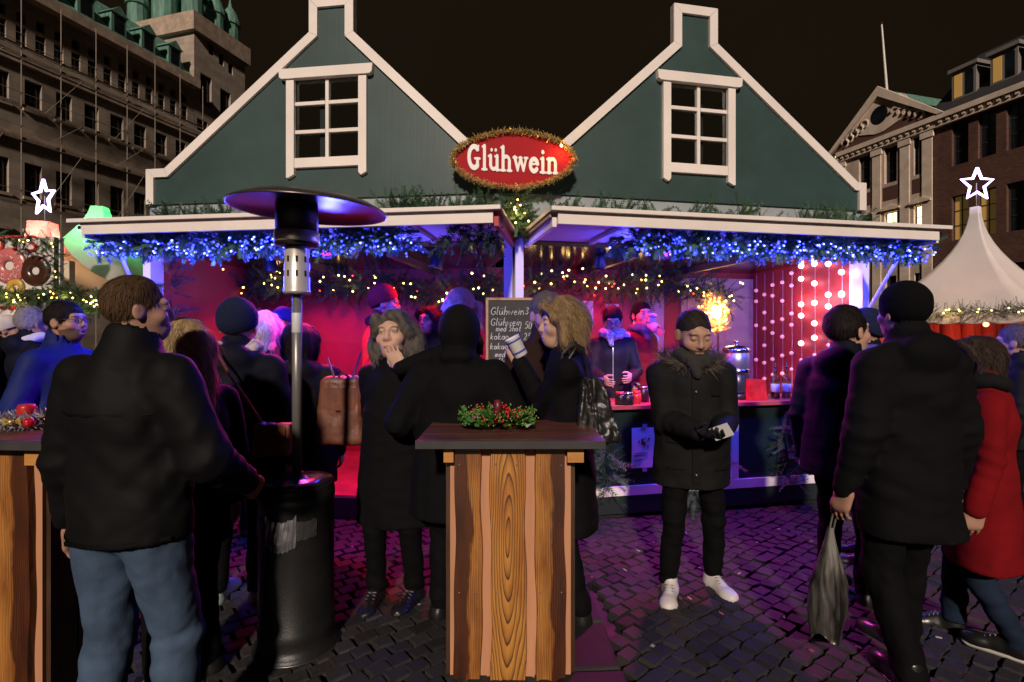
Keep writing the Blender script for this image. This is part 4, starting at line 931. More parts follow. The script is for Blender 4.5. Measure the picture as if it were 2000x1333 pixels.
# glowing tinsel burst behind the man in the parka
bc = UR.P(*(lambda q: (q[0], .95, q[1]))(UR.pt(1395, 612, .95))); bst = empty('tinsel_light_ball', bc, 'blazing orange tinsel light ball hanging behind the man in parka', 'light ball')
tinsel([(.11 * math.cos(i), .03 * math.sin(2.3 * i), .15 * math.sin(i)) for i in [j * .2 for j in range(32)]], 1500, .075, r2, .004, .06).build('tinsel', GOLD, bst)
bulbs([(r2.gauss(0, .055), r2.gauss(-.03, .03), r2.gauss(0, .075)) for _ in range(110)], .0125).build('bulbs', emit('hot_orange_bulb', (1.0, .50, .10), 9), bst, smooth=True)['kind'] = 'stuff'
bulbs([(r2.gauss(0, .022), r2.gauss(-.08, .02), r2.gauss(0, .032)) for _ in range(16)], .018).build('core_bulbs', emit('white_hot_bulb', (1.0, .82, .40), 14), bst, smooth=True)['kind'] = 'stuff'
add_light('ball_light', 'POINT', bc + np.array([0, -.14, 0]), 9, (1.0, .5, .12), bst, .08)
# papers pinned up
def paper(name, U, px0, y0, px1, y1, t, label, deco=False):
    (a0, z1), (a1, z0) = U.pt(px0, y0, t), U.pt(px1, y1, t); o = empty(name, U.P((a0 + a1) / 2, t, z0), label, 'paper sheet')
    V = []; nx, nz = 5, 6
    for i in range(nx + 1):
        for j in range(nz + 1):
            f, g = i / nx, j / nz; V.append(np.array(U.P(a0 + (a1 - a0) * f, t - .004 - .006 * math.sin(f * 3 + g * 2) ** 2, z0 + (z1 - z0) * g)) - np.array(o.location))
    MB().add(V, [(i * (nz + 1) + j, (i + 1) * (nz + 1) + j, (i + 1) * (nz + 1) + j + 1, i * (nz + 1) + j + 1) for i in range(nx) for j in range(nz)]).build('sheet', mat('white_paper', (.78, .77, .78), .7, var=.03), o, smooth=True)
    return o, a0, a1, z0, z1
o, a0, a1, z0, z1 = paper('notice_sheet', UR, 1233, 836, 1282, 912, -.026, 'white notice with brown picture taped to the counter front')
loc = np.array(o.location)
for i in range(26):
    q = UR.P(a0 + (a1 - a0) * (.5 + r2.gauss(0, .13)), -.036, z1 - (z1 - z0) * (.34 + r2.gauss(0, .05))) - loc; MB().ball(q, .008, None, 6, 4).build('printed_nut', mat('printed_brown', (.09, .025, .02), .7), o) if i < 12 else None
for i, (zz, w) in enumerate(((.62, .5), (.67, .44), (.78, .3))): U0 = a0 + (a1 - a0) * .12; MB().tube([np.array(UR.P(U0, -.0375, z1 - (z1 - z0) * zz)) - loc, np.array(UR.P(U0 + (a1 - a0) * w, -.0375, z1 - (z1 - z0) * zz)) - loc], .002, 4).build('printed_line', mat('grey_print', (.2, .2, .22), .8), o)
TAPE = mat('packing_tape', (.35, .36, .42), .3)
for zz in (z1 - .005, z0 - .03): UR.box('tape', TAPE, (a0 + a1) / 2 - .02, (a0 + a1) / 2 + .02, -.042, -.040, zz - .0, zz + .035, None).parent = o
for c in list(o.children):
    if c.name.startswith('tape'): c.location = Vector(UR.root.location) - Vector(o.location)
paper('notice_sheet', UR, 1128, 588, 1158, 640, 1.45, 'pink lit paper on the red wall behind the blond drinking woman')
paper('notice_sheet', UR, 1182, 594, 1208, 615, 1.45, 'small paper on the red wall above the server in glasses')
# ------------------------------------------------------------------ high tables of rough sawn boards
def wood_mat(name, light, dark, cx=0.0, cath=True, freq=34.0, seed=0.0, burn=.5, dside=0):
    m, nt, b = nodes(name)
    v = coords(nt, (1, 1, 1)); sp = N(nt, 'ShaderNodeSeparateXYZ'); nt.links.new(v, sp.inputs[0])
    def M(op, a, b_=None):
        n = N(nt, 'ShaderNodeMath', operation=op)
        for i, q in enumerate((a, b_)):
            if q is None: continue
            if isinstance(q, (int, float)): n.inputs[i].default_value = q
            else: nt.links.new(q, n.inputs[i])
        return n.outputs[0]
    mp = N(nt, 'ShaderNodeMapping'); mp.inputs['Scale'].default_value = (9, 9, 1.3); mp.inputs['Location'].default_value = (seed, seed * .7, seed * 1.3); nt.links.new(v, mp.inputs['Vector'])
    nz = N(nt, 'ShaderNodeTexNoise', i_Scale=1.0, i_Detail=3.0, i_Roughness=.55); nt.links.new(mp.outputs[0], nz.inputs['Vector'])
    x = M('SUBTRACT', sp.outputs['X'], cx); x = M('ADD', x, M('MULTIPLY', M('SUBTRACT', nz.outputs['Fac'], .5), .055))
    if cath:
        zc = M('MULTIPLY', M('SUBTRACT', sp.outputs['Z'], .66), .11)
        d = M('SQRT', M('ADD', M('MULTIPLY', x, x), M('MULTIPLY', zc, zc)))
    else: d = x
    ring = M('FRACT', M('MULTIPLY', d, freq * 5.6))
    c = ramp(nt, ring, [(0.0, light), (.45, [l * .8 for l in light]), (.72, [l * .5 + k * .5 for l, k in zip(light, dark)]), (.9, dark), (1.0, light)])
    n2 = N(nt, 'ShaderNodeTexNoise', i_Scale=2.3, i_Detail=4.0); mp2 = N(nt, 'ShaderNodeMapping'); mp2.inputs['Scale'].default_value = (5, 5, 1.6); mp2.inputs['Location'].default_value = (seed * 2, 3, seed); nt.links.new(v, mp2.inputs['Vector']); nt.links.new(mp2.outputs[0], n2.inputs['Vector'])
    st = ramp(nt, n2.outputs['Fac'], [(.34, [burn * 1.0, burn * .75, burn * .6]), (.6, (1, 1, 1))])
    mx = N(nt, 'ShaderNodeMix', data_type='RGBA', blend_type='MULTIPLY'); mx.inputs[0].default_value = .9; nt.links.new(c, mx.inputs[6]); nt.links.new(st, mx.inputs[7])
    if dside:
        q = M('ADD', M('MULTIPLY', sp.outputs['X'], 22.0 * dside), M('MULTIPLY', M('SUBTRACT', n2.outputs['Fac'], .5), 2.6))
        dk = ramp(nt, M('ADD', q, .5), [(.30, (1, 1, 1)), (.62, (.20, .12, .09))]); mxd = N(nt, 'ShaderNodeMix', data_type='RGBA', blend_type='MULTIPLY'); mxd.inputs[0].default_value = 1.0; nt.links.new(mx.outputs[2], mxd.inputs[6]); nt.links.new(dk, mxd.inputs[7]); mx = mxd
    n3 = N(nt, 'ShaderNodeTexNoise', i_Scale=1.0, i_Detail=3.0); mp3 = N(nt, 'ShaderNodeMapping'); mp3.inputs['Scale'].default_value = (260, 260, 5); nt.links.new(v, mp3.inputs['Vector']); nt.links.new(mp3.outputs[0], n3.inputs['Vector'])
    fi = ramp(nt, n3.outputs['Fac'], [(.3, (.72, .68, .64)), (.65, (1, 1, 1))]); mx2 = N(nt, 'ShaderNodeMix', data_type='RGBA', blend_type='MULTIPLY'); mx2.inputs[0].default_value = .8
    nt.links.new(mx.outputs[2], mx2.inputs[6]); nt.links.new(fi, mx2.inputs[7]); nt.links.new(mx2.outputs[2], b.inputs['Base Color'])
    b.inputs['Roughness'].default_value = .5; bump(nt, b, ring, -.25, .003); return m
LT, DK_ = (.60, .27, .055), (.045, .014, .006)
W_L = wood_mat('burnt_board_straight', (.58, .24, .05), (.04, .012, .005), 0, False, 26, 1.0, .45, -1); W_C = wood_mat('burnt_board_cathedral', LT, DK_, 0, True, 17, 4.0, .7); W_R = wood_mat('burnt_board_right', (.60, .26, .055), (.04, .012, .006), 0, False, 24, 7.3, .5, 1)
W_PINK = mat('planed_pine_backing', (.52, .25, .13), .55, var=.12, scale=3, stretch=(6, 6, .6)); W_TOP = None
def top_mat():
    m, nt, b = nodes('stained_table_top'); v = coords(nt, (1.5, 30, 1)); n = N(nt, 'ShaderNodeTexNoise', i_Scale=2.0, i_Detail=6.0, i_Roughness=.65); nt.links.new(v, n.inputs['Vector'])
    c = ramp(nt, n.outputs['Fac'], [(.3, (.035, .012, .010)), (.5, (.10, .035, .026)), (.72, (.18, .07, .05))]); nt.links.new(c, b.inputs['Base Color']); b.inputs['Roughness'].default_value = .38; bump(nt, b, n.outputs['Fac'], .3, .004); return m
W_TOP = top_mat(); EDGE = mat('dark_table_edge', (.035, .032, .033), .6, var=.3); ORANGE = mat('orange_pine_block', (.50, .23, .06), .5, var=.15, stretch=(1, 8, 8))
SIDE_D = wood_mat('shaded_side_board', (.10, .05, .025), (.012, .006, .004), 0, False, 24, 2.0, .5)  # board wood darkened in colour to stand for the unlit table sides
def live_board(o, x0, x1, y, z0, z1, m, rnd, th=.024, wob=.0042):
    n = 22; mb = MB(); V = []; p1, p2, p3 = [rnd.uniform(0, 6) for _ in range(3)]
    for i in range(n + 1):
        z = z0 + (z1 - z0) * i / n; a = x0 + wob * (math.sin(z * 6 + p1) + .6 * math.sin(z * 15 + p2)); b = x1 + wob * (math.sin(z * 7 + p3) + .6 * math.sin(z * 17 + p1))
        V += [(a, y, z), (b, y, z), (b - .004, y - th, z), (a + .004, y - th, z)]
    F = [(3, 2, 1, 0), tuple(n * 4 + k for k in range(4))]
    for i in range(n):
        for k in range(4): F.append((i * 4 + k, i * 4 + (k + 1) % 4, i * 4 + 4 + (k + 1) % 4, i * 4 + 4 + k))
    xc = (x0 + x1) / 2; mb.add([(x - xc, yy, zz) for x, yy, zz in V], F); q = mb.build('board', m, o); q.location.x = xc; return q
def high_table(p, h, bw, tw, td, label, rot=0, nails=True, seed=0):
    rnd = random.Random(seed + 5); o = empty('high_table', p, label, 'table', 'bar height board tables', rot)
    zt = h - .028
    MB().box((-bw / 2, 0, .01), (bw / 2, .40, zt - .004)).build('box_carcass', W_PINK, o)
    bd = [(-.465, -.235, W_L), (-.165, .13, W_C), (.205, .455, W_R)]
    for a, b, m in bd: live_board(o, a * bw, b * bw, -.001, .015, zt - .006, m, rnd)
    for sg in (-1, 1):
        live = []
        for j in range(3): 
            y0 = .015 + j * .125; MB().box((min(sg * (bw / 2 + .001), sg * (bw / 2 + .02)), y0, .015), (max(sg * (bw / 2 + .001), sg * (bw / 2 + .02)), y0 + .115, zt - .006)).build('side_board', SIDE_D, o)
        MB().box((min(sg * (bw / 2 + .022), sg * (bw / 2 - .02)) , -.052, zt - .075), (max(sg * (bw / 2 + .05), sg * (bw / 2 - .02)), -.026, zt - .004)).build('corner_block', ORANGE, o)
    # top: boards side by side with a dark edge band
    y0, y1 = -.10, td - .10; nb = 4
    for j in range(nb): a = y0 + .02 + (td - .022) * j / nb; MB().box((-tw / 2 + .004, a, zt), (tw / 2 - .004, a + (td - .022) / nb - .003, h + rnd.uniform(-.001, .001))).build('top_board', W_TOP, o)
    MB().box((-tw / 2, y0, zt - .006), (tw / 2, y0 + .019, h - .001)).build('edge_band', EDGE, o)
    if nails:
        for k, x in enumerate((-.42, -.27, -.12, .05, .24, .42)):
            for z in (zt - .09 - .004 * (k % 2), .42):
                sw = MB().lathe([(.0045, 0), (.004, .0015), (.001, .002)], n=8).build('screw', CHROME, o); sw.rotation_euler = (rad(90), 0, 0); sw.location = (x * bw, -.0255, z)
    return o
TH = 1.095
tb = high_table((at(997, 0, 2.25)[0], 2.25, 0), TH, .53, .80, .52, 'burnt board high table with berry wreath, in front of the stall')
TL = (-2.17, 2.05, 0)
high_table(TL, TH + .045, .62, .84, .6, 'burnt board high table with tinsel arrangement behind the man in jeans', rad(-4), False, 3)
high_table((-.20, 3.12, 0), TH, .5, .62, .46, 'high table mostly hidden behind the hooded person', 0, False, 7)
# berry wreath on the front table
wc = np.array([at(972, 0, 2.42)[0], 2.43, TH]); wr = empty('table_wreath', wc, 'green wreath with red berries lying on the front table', 'wreath')
mb = MB(); rw_ = random.Random(9); LEAF = vcol('wreath_leaves', .45, .5)
for i in range(210):
    q = rw_.uniform(0, 6.283); r = .105 + rw_.uniform(-.035, .045); p = Vector((r * 1.15 * math.cos(q), r * .95 * math.sin(q), .02 + rw_.random() * .05)); d = Vector((math.cos(q) + rw_.gauss(0, .6), math.sin(q) + rw_.gauss(0, .6), rw_.uniform(.1, 1.1))).normalized()
    L = rw_.uniform(.03, .055); e = d.orthogonal().normalized() * L * .26; g = rw_.uniform(.6, 1.5); n = d.cross(e).normalized() * .006
    mb.add([p, p + d * L * .5 + e - n, p + d * L, p + d * L * .5 - e - n], [(0, 1, 2, 3)], (.03 * g, .105 * g, .012 * g))
mb.build('leaves', LEAF, wr)
mb = MB()
for i in range(260): q = rw_.uniform(0, 6.283); r = .12 + rw_.uniform(-.04, .05); mb.ball((r * 1.15 * math.cos(q), r * math.sin(q), .035 + rw_.random() * .065), .0045, None, 5, 3)
mb.build('green_buds', mat('pale_green_buds', (.16, .26, .05), .3), wr, smooth=True)['kind'] = 'stuff'
mb = MB()
for i in range(30):
    q = rw_.uniform(0, 6.283); c = Vector((.12 * math.cos(q), .1 * math.sin(q), .06 + rw_.random() * .03))
    for _ in range(3): mb.ball(c + Vector((rw_.gauss(0, .01), rw_.gauss(0, .01), rw_.gauss(0, .008))), .0075, None, 7, 5)
mb.build('berries', mat('red_berries', (.42, .008, .012), .2, coat=.5), wr, smooth=True)['kind'] = 'stuff'
MB().lathe([(.018, .03), (.02, .1), (.017, .135), (.004, .137)], n=14).build('candle', mat('burgundy_candle', (.12, .012, .02), .4), wr, smooth=True)
# tinsel arrangement on the left table
ac = np.array([at(52, 0, 2.2)[0], 2.2, TH + .046]); ta = empty('table_arrangement', ac, 'silver tinsel arrangement with red candle and gold bow on the left table', 'decoration')
SIL = mat('silver_tinsel', (.45, .45, .5), .3, .7, var=.3, scale=50)
tinsel([(.085 * math.cos(i * .3), .07 * math.sin(i * .3), .035) for i in range(21)], 1100, .04, r2, .003, .02).build('tinsel', SIL, ta)
MB().lathe([(.03, .01), (.032, .09), (.028, .10), (.004, .101)], n=16).build('candle', mat('red_candle', (.5, .02, .02), .35), ta, smooth=True)
for s in (-1, 1): MB().add([(.0 + .03, -.09, .04), (.03 + s * .035, -.1, .062), (.03 + s * .04, -.095, .025)], [(0, 1, 2)]).build('bow_loop', mat('gold_ribbon', (.7, .5, .12), .25, .6), ta)
MB().ball((.03, -.1, .042), .011, None, 8, 6).build('bow_knot', mat('gold_ribbon', (.7, .5, .12), .25, .6), ta, smooth=True)
for x, y in ((.075, -.07), (-.07, -.05), (.09, .0)): MB().ball((x, y, .035), .022, None, 12, 8).build('bauble', mat('red_bauble', (.45, .01, .02), .12, coat=.5), ta, smooth=True)

# bits of litter between the setts
lt = MB(); rl = random.Random(77)
for _ in range(46):
    x, y = rl.uniform(-1.4, 2.2), rl.uniform(2.35, 3.9); q = rl.uniform(0, 3.14); c, s_ = math.cos(q), math.sin(q)
    if rl.random() < .5: lt.tube([(x, y, .052), (x + .026 * c, y + .026 * s_, .053)], .0038, 6, col=(.42, .36, .28) if rl.random() < .7 else (.35, .16, .05))
    else: w = rl.uniform(.006, .016); lt.add([(x - w * c, y - w * s_, .053), (x + w * s_, y - w * c, .055), (x + w * 1.3 * c, y + w * s_, .056), (x - w * s_, y + w * c, .053)], [(0, 1, 2, 3)], rl.choice([(.3, .28, .26), (.16, .09, .03), (.25, .05, .04)]))
tag(lt.build('litter', vcol('litter_scraps', .8, .2)), 'cigarette ends and paper scraps on the setts', 'litter', kind='stuff')
# ------------------------------------------------------------------ patio heater
hx = at(580, 0, 2.5); HX = empty('patio_heater', (hx[0], 2.5, 0), 'tall dark patio heater with round hood standing beside the man in jeans', 'patio heater')
HDK = mat('hammered_black_steel', (.020, .020, .021), .42, .4, var=.25, bmp=.15, bscale=120); HTOP = mat('tank_top_gloss', (.022, .022, .024), .22, .5)
MB().lathe([(.195, .0), (.20, .01), (.20, .05), (.19, .06), (.18, .075), (.174, .09), (.176, .12), (.176, .16), (.172, .165), (.172, .74), (.176, .745), (.176, .785), (.172, .79), (.172, .815), (.167, .826)], n=40).build('tank_housing', HDK, HX, smooth=True)
MB().lathe([(.167, .827), (.165, .832), (.10, .846), (.035, .852), (.03, .87), (.024, .872)], n=40).build('housing_lid', HTOP, HX, smooth=True)
MB().lathe([(.202, .012), (.204, .016), (.204, .044), (.202, .048)], n=40).build('base_band', mat('scuffed_steel_band', (.10, .10, .10), .35, .8), HX, smooth=True)
MB().lathe([(.023, .87), (.023, 1.745)], n=20).build('pole', mat('satin_steel_pole', (.24, .23, .22), .38, .5, var=.1), HX, smooth=True)
MB().lathe([(.0238, 1.55), (.0242, 1.551), (.0242, 1.645), (.0238, 1.646)], n=20).build('sticker', mat('silver_sticker', (.6, .6, .62), .4), HX, smooth=True)
BR = mat('mirror_steel', (.72, .68, .62), .3, .45, var=.08, scale=8)
bc_ = MB().lathe([(.03, 1.735), (.062, 1.740), (.064, 1.754), (.060, 1.759), (.057, 1.956), (.058, 1.967), (.05, 1.969)], n=32).build('burner_can', BR, HX, smooth=True)
for z in (1.835, 1.904):
    for k in range(9):
        q = k * 2 * math.pi / 9 + .2; sl_ = MB().box((-.0045, -.002, -.014), (.0045, .002, .014)).build('vent_slot', mat('slot_black', (.004, .004, .004), .8), bc_); sl_.location = (.0592 * math.cos(q), .0592 * math.sin(q), z); sl_.rotation_euler = (0, 0, q + math.pi / 2)
MB().lathe([(.05, 1.971), (.098, 1.973), (.104, 1.980), (.10, 1.982)], n=32).build('rim_plate', mat('soot_black', (.008, .008, .008), .5), HX, smooth=True)
MB().lathe([(.102, 1.984), (.105, 1.988), (.105, 2.036), (.10, 2.041)], n=32).build('burner_ring', BR, HX, smooth=True)
MB().lathe([(.098, 2.041), (.099, 2.125), (.096, 2.177)], n=32).build('emitter_screen', mat('dark_emitter_mesh', (.018, .016, .016), .38, .5, bmp=.4, bscale=260), HX, smooth=True)
hood = MB().lathe([(.095, 2.177), (.15, 2.178), (.30, 2.165), (.352, 2.140), (.362, 2.135), (.363, 2.140), (.352, 2.150), (.30, 2.177), (.15, 2.202), (.05, 2.212), (.001, 2.213)], n=56).build('hood', mat('brushed_aluminium_hood', (.16, .14, .14), .3, .8, var=.12, scale=3), HX, smooth=True)
hood.rotation_euler = (rad(1.0), rad(2.2), 0); hood.location = (-.005, 0, .0)
# torn duct tape round the housing
for (q0, q1, z0, z1, dr, tm_) in ((rad(212), rad(322), .60, .685, .002, mat('dull_tape_band', (.035, .035, .037), .4)), (rad(245), rad(292), .575, .715, .004, mat('silver_duct_tape', (.20, .20, .215), .25, .5, var=.3, scale=30))):
    mb = MB(); n = 20; V = []
    for i in range(n + 1):
        q = q0 + (q1 - q0) * i / n; dip = .03 * math.sin(math.pi * i / n) if dr > .003 else 0
        for j in range(4): z = z0 - dip + (z1 - z0) * j / 3 + r2.uniform(-.006, .006); rr = .1735 + dr + r2.uniform(0, .006 if dr > .003 else .002) + (.012 * math.sin(math.pi * j / 3) * math.sin(math.pi * i / n) if dr > .003 else 0); V.append((rr * math.cos(q), rr * math.sin(q), z))
    mb.add(V, [(i * 4 + j, i * 4 + 4 + j, i * 4 + 5 + j, i * 4 + 1 + j) for i in range(n) for j in range(3)]); mb.build('duct_tape', tm_, HX)

# ------------------------------------------------------------------ pagoda tents and neon stars
def star_light(p, r, label, yaw=0):
    o = empty('star_light', p, label, 'star light', 'neon stars on tent tops', yaw); pts = []
    for i in range(11): q = rad(90 + 36 * i); rr = r if i % 2 == 0 else r * .45; pts.append((rr * math.cos(q), 0, rr * math.sin(q)))
    MB().tube(pts, r * .075, 8).build('neon_tube', emit('neon_white_violet', (.62, .46, 1.0), 8.0), o, smooth=True)
    MB().tube([(0, .02, -r * 1.6), (0, .02, r * .1)], r * .025, 6).build('mast', mat('grey_mast', (.2, .2, .2), .5), o)
    add_light('star_glow', 'POINT', np.array(p) + np.array([0, -.2, 0]), r * 14, (.75, .65, 1.0), o, r * .5); return o
def pagoda(p, half, z_e, z_p, m, label, rot=0, val=.25, cut=.06, glow=None, poles=True, power=2.1, gp=None):
    o = empty('pagoda_tent', p, label, 'tent', gp, rot); n = 12; V = []; F = []; seg = 10
    ring = []
    for i in range(n + 1):
        f = i / n; r = half * ((1 - f) ** power * (1 - cut) + cut) ; z = z_e + (z_p - z_e) * f
        for s in range(4):
            for k in range(seg):
                t = k / seg * 2 - 1; c = [(t, -1), (1, t), (-t, 1), (-1, -t)][s]; sag = 1 - .06 * (1 - t * t) * math.sin(math.pi * min(1, f * 1.6)); V.append((c[0] * r * sag, c[1] * r * sag, z))
    K = 4 * seg
    for i in range(n):
        for k in range(K): F.append((i * K + k, i * K + (k + 1) % K, (i + 1) * K + (k + 1) % K, (i + 1) * K + k))
    F.append(tuple(n * K + k for k in range(K))); MB().add(V, F).build('canopy', m, o, smooth=True)
    V = []; F = []
    for k in range(K * 4):
        f = k / 4; i0 = int(f) % K; i1 = (i0 + 1) % K; g = f - int(f)
        def edge(i): s, kk = divmod(i, seg); t = kk / seg * 2 - 1; c = [(t, -1), (1, t), (-t, 1), (-1, -t)][s]; return Vector((c[0] * half, c[1] * half, z_e))
        q = edge(i0).lerp(edge(i1), g) if i1 % seg or i1 == 0 or True else edge(i0); V += [q + Vector((0, 0, -.003)), q + Vector((0, 0, -val - .05 * abs(math.sin(k * math.pi / 6))))]
    KK = K * 4
    for k in range(KK): F.append((2 * k, 2 * k + 1, (2 * k + 3) % (2 * KK), (2 * k + 2) % (2 * KK)))
    MB().add([tuple(a * Vector((1.003, 1.003, 1))) for a in V], F).build('valance', m, o)
    if poles:
        for sx in (-1, 1):
            for sy in (-1, 1): MB().tube([(sx * half * .96, sy * half * .96, 0), (sx * half * .96, sy * half * .96, z_e)], .04, 8).build('corner_pole', mat('tent_pole_alu', (.5, .48, .46), .4, .6), o)
    return o
def canvas(name, col, tr=.5):
    m, nt, b = nodes(name); n = N(nt, 'ShaderNodeTexNoise', i_Scale=1.4, i_Detail=5.0); nt.links.new(coords(nt), n.inputs['Vector']); c = ramp(nt, n.outputs['Fac'], [(.3, [q * .88 for q in col]), (.7, col)])
    nt.links.new(c, b.inputs['Base Color']); b.inputs['Roughness'].default_value = .55; bump(nt, b, n.outputs['Fac'], .25, .05)
    t = N(nt, 'ShaderNodeBsdfTranslucent'); nt.links.new(c, t.inputs['Color']); mx = N(nt, 'ShaderNodeMixShader'); mx.inputs[0].default_value = tr; nt.links.new(b.outputs[0], mx.inputs[1]); nt.links.new(t.outputs[0], mx.inputs[2]); nt.links.new(mx.outputs[0], nt.nodes['Material Output'].inputs['Surface']); return m
CANV = canvas('white_tent_canvas', (.88, .83, .80), .2)
# right tent
tr_p = at(1905, 650, 13.0); 
tentR = pagoda((tr_p[0], 13.0, 0), 1.75, 2.02, HC + .245 * 13, CANV, 'white peaked tent with lit garland behind the woman in red coat', rad(28), .22, .05, gp=None, power=2.0)
star_light((tr_p[0], 12.95, HC + .288 * 13), .42, 'white neon star on the tent peak beside the brick building')
RT = 1.75
cn = [Vector((math.cos(rad(28)) * x - math.sin(rad(28)) * y + tr_p[0], math.sin(rad(28)) * x + math.cos(rad(28)) * y + 13.0, 2.04)) for x, y in ((-RT, -RT), (RT, -RT), (-RT, RT))]
pts = [cn[2].lerp(cn[0], i / 6) for i in range(7)] + [cn[0].lerp(cn[1], i / 8) for i in range(1, 9)]
pts = [np.array(p) + np.array([-.05, -.06, .02 * math.sin(i * 1.7)]) for i, p in enumerate(pts)]
greenery('fir_garland', pts, 900, .10, 'fir garland with white lights along the eave of the right tent', 'garland', (.16, .28), 0, None, 1.8, warm=60, wr=.016, glow=2)
rw = empty('tent_counter', (tr_p[0], 13.2, 0), 'red lit drapes inside the right tent', 'drapes')
for i in range(14): MB().lathe([(.16, .0), (.17, .9), (.15, 1.78)], (-1.9 + i * .28, .4 + .12 * (i % 2), 0), 10).build('drape_fold', mat('red_drape', (.42, .05, .035), .8), rw, smooth=True)
add_light('drape_lamp_light', 'POINT', (tr_p[0] - .1, 12.6, 1.75), 38, (1.0, .30, .14), rw, .1)
MB().ball((-.1, -.6, 1.75), .06, None, 10, 8).build('hanging_bulb', emit('tent_bulb', (1, .45, .2), 4), rw, smooth=True)
# left: green lit tent, pink topped tent with star
tg = at(195, 650, 10.5); GCAN = canvas('pale_tent_canvas', (.64, .60, .56), .5)
pg = pagoda((tg[0], 10.5, 0), 1.35, 2.25, HC + .245 * 10.5, GCAN, 'pale tent with green lit peak left of the stall', rad(8), .2, .08, power=1.45)
add_light('peak_lamp_light', 'POINT', (tg[0], 10.5, 3.55), 120, (.08, 1.0, .25), pg, .1)
MB().ball((0, 0, 3.55), .07, None, 10, 8).build('green_bulb', emit('green_bulb_glow', (.1, 1, .3), 3), pg, smooth=True)
tp = at(84, 650, 8.6)
pp = pagoda((tp[0], 8.6, 0), 1.2, 2.15, HC + .215 * 8.6, canvas('cream_tent_canvas', (.64, .52, .42), .5), 'cream tent with pink lit peak under the left neon star', rad(12), .2, .12, power=2.3)
add_light('peak_lamp_light', 'POINT', (tp[0], 8.6, 3.15), 80, (1.0, .20, .18), pp, .06); add_light('tent_lamp_light', 'POINT', (tp[0], 8.6, 2.2), 30, (1.0, .62, .28), pp, .1)
MB().ball((0, 0, 3.15), .05, None, 10, 8).build('pink_bulb', emit('pink_bulb_glow', (1, .2, .2), 3), pp, smooth=True); MB().ball((0, 0, 2.2), .05, None, 10, 8).build('warm_bulb', emit('tent_warm_bulb', (1, .7, .4), 3), pp, smooth=True)
star_light((at(90, 0, 8.6)[0], 8.55, HC + .262 * 8.6), .30, 'white neon star on the pink peak at the left edge', rad(-20))
# ------------------------------------------------------------------ doughnut stall at the left edge
ds = empty('doughnut_stall', (-6.6, 7.0, 0), 'white doughnut stall with pink and chocolate doughnut pictures at the left edge', 'market stall')
X = lambda px, Y=6.6: (px - 1000) / 1000 * Y + 6.6
zz = lambda py, Y=6.6: HC - (py - HOR) / 1000 * Y
WP = mat('white_sign_panel', (.68, .62, .58), .5, var=.05); RT_ = mat('red_sign_letter', (.5, .03, .02), .5); y_ = -.42
MB().box((X(-260), y_, zz(566)), (X(108), y_ + .05, zz(463))).build('sign_panel', WP, ds)
MB().box((X(-260), y_ + .06, .1), (X(100), y_ + 1.6, 1.0)).build('counter', WP, ds); MB().box((X(-260), y_ + .9, 1.0), (X(20), y_ + 1.0, 2.6)).build('back_panel', mat('cream_back_panel', (.6, .5, .36), .6), ds)
def donut(cx, cz, r, m, spr):
    V = []; F = []; n, k = 24, 10
    for i in range(n):
        for j in range(k):
            a, b = 2 * math.pi * i / n, 2 * math.pi * j / k; rr = r * (.62 + .38 * math.cos(b)); V.append((cx + rr * math.cos(a), y_ - .004 - .03 * max(0, math.sin(b)) - .0, cz + rr * math.sin(a)))
    for i in range(n):
        for j in range(k): F.append((i * k + j, ((i + 1) % n) * k + j, ((i + 1) % n) * k + (j + 1) % k, i * k + (j + 1) % k))
    d = MB().add(V, F).build('doughnut_picture', m, ds, smooth=True)
    mb = MB()
    for _ in range(spr): a = r2.uniform(0, 6.28); rr = r * r2.uniform(.4, .85); mb.tube([(cx + rr * math.cos(a), y_ - .036, cz + rr * math.sin(a)), (cx + rr * math.cos(a) + r2.uniform(-.02, .02), y_ - .037, cz + rr * math.sin(a) + r2.uniform(-.02, .02))], .005, 5)
    if spr: mb.build('sprinkle', mat('white_sprinkles', (.8, .7, .7), .5), d)
donut(X(22), zz(520), .235, mat('pink_icing', (.52, .14, .13), .3), 70); donut(X(73), zz(530), .20, mat('chocolate_icing', (.055, .02, .012), .25, bmp=.5, bscale=14), 0); donut(X(-45), zz(520), .23, mat('pink_icing', (.52, .14, .13), .3), 60)
donut(X(35), zz(562), .12, mat('yellow_icing', (.5, .32, .05), .4), 0)
def text(txt, p, size, m, parent, rotx=90, ext=.006, name='lettering', sx=1.0):
    c = bpy.data.curves.new(name, 'FONT'); c.body = txt; c.size = size; c.extrude = ext; t = bpy.data.objects.new('text_source', c); COL.objects.link(t)
    bpy.context.view_layer.update(); me = bpy.data.meshes.new_from_object(t.evaluated_get(bpy.context.evaluated_depsgraph_get())); bpy.data.objects.remove(t); me.materials.clear(); me.materials.append(m)
    o = bpy.data.objects.new(name, me); o.location = p; o.rotation_euler = (rad(rotx), 0, 0); o.scale = (sx, 1, 1); return link(o, parent)
text('DONUTS', (X(-165), y_ - .012, zz(492)), .30, RT_, ds, sx=1.3)
MB().box((X(-260), y_ - .06, zz(628)), (X(100), y_ - .03, zz(592))).build('price_strip', WP, ds); text('Donut', (X(2), y_ - .07, zz(606)), .11, RT_, ds); text('Donut', (X(-60), y_ - .07, zz(606)), .11, RT_, ds)
MB().box((X(-260), y_ - .075, zz(628)), (X(100), y_ - .062, zz(624))).build('red_line', RT_, ds)
MB().tube([(X(106), y_ + .1, 0), (X(106), y_ + .1, zz(463))], .04, 8).build('corner_pole', mat('tent_pole_alu', (.5, .48, .46), .4, .6), ds)
GLW = MB().box((X(112), y_ + 1.1, 1.32), (X(190), y_ + 1.14, 2.06)).build('light_panel', emit('bright_display_panel', (1.0, .80, .50), 3.2, True), ds)
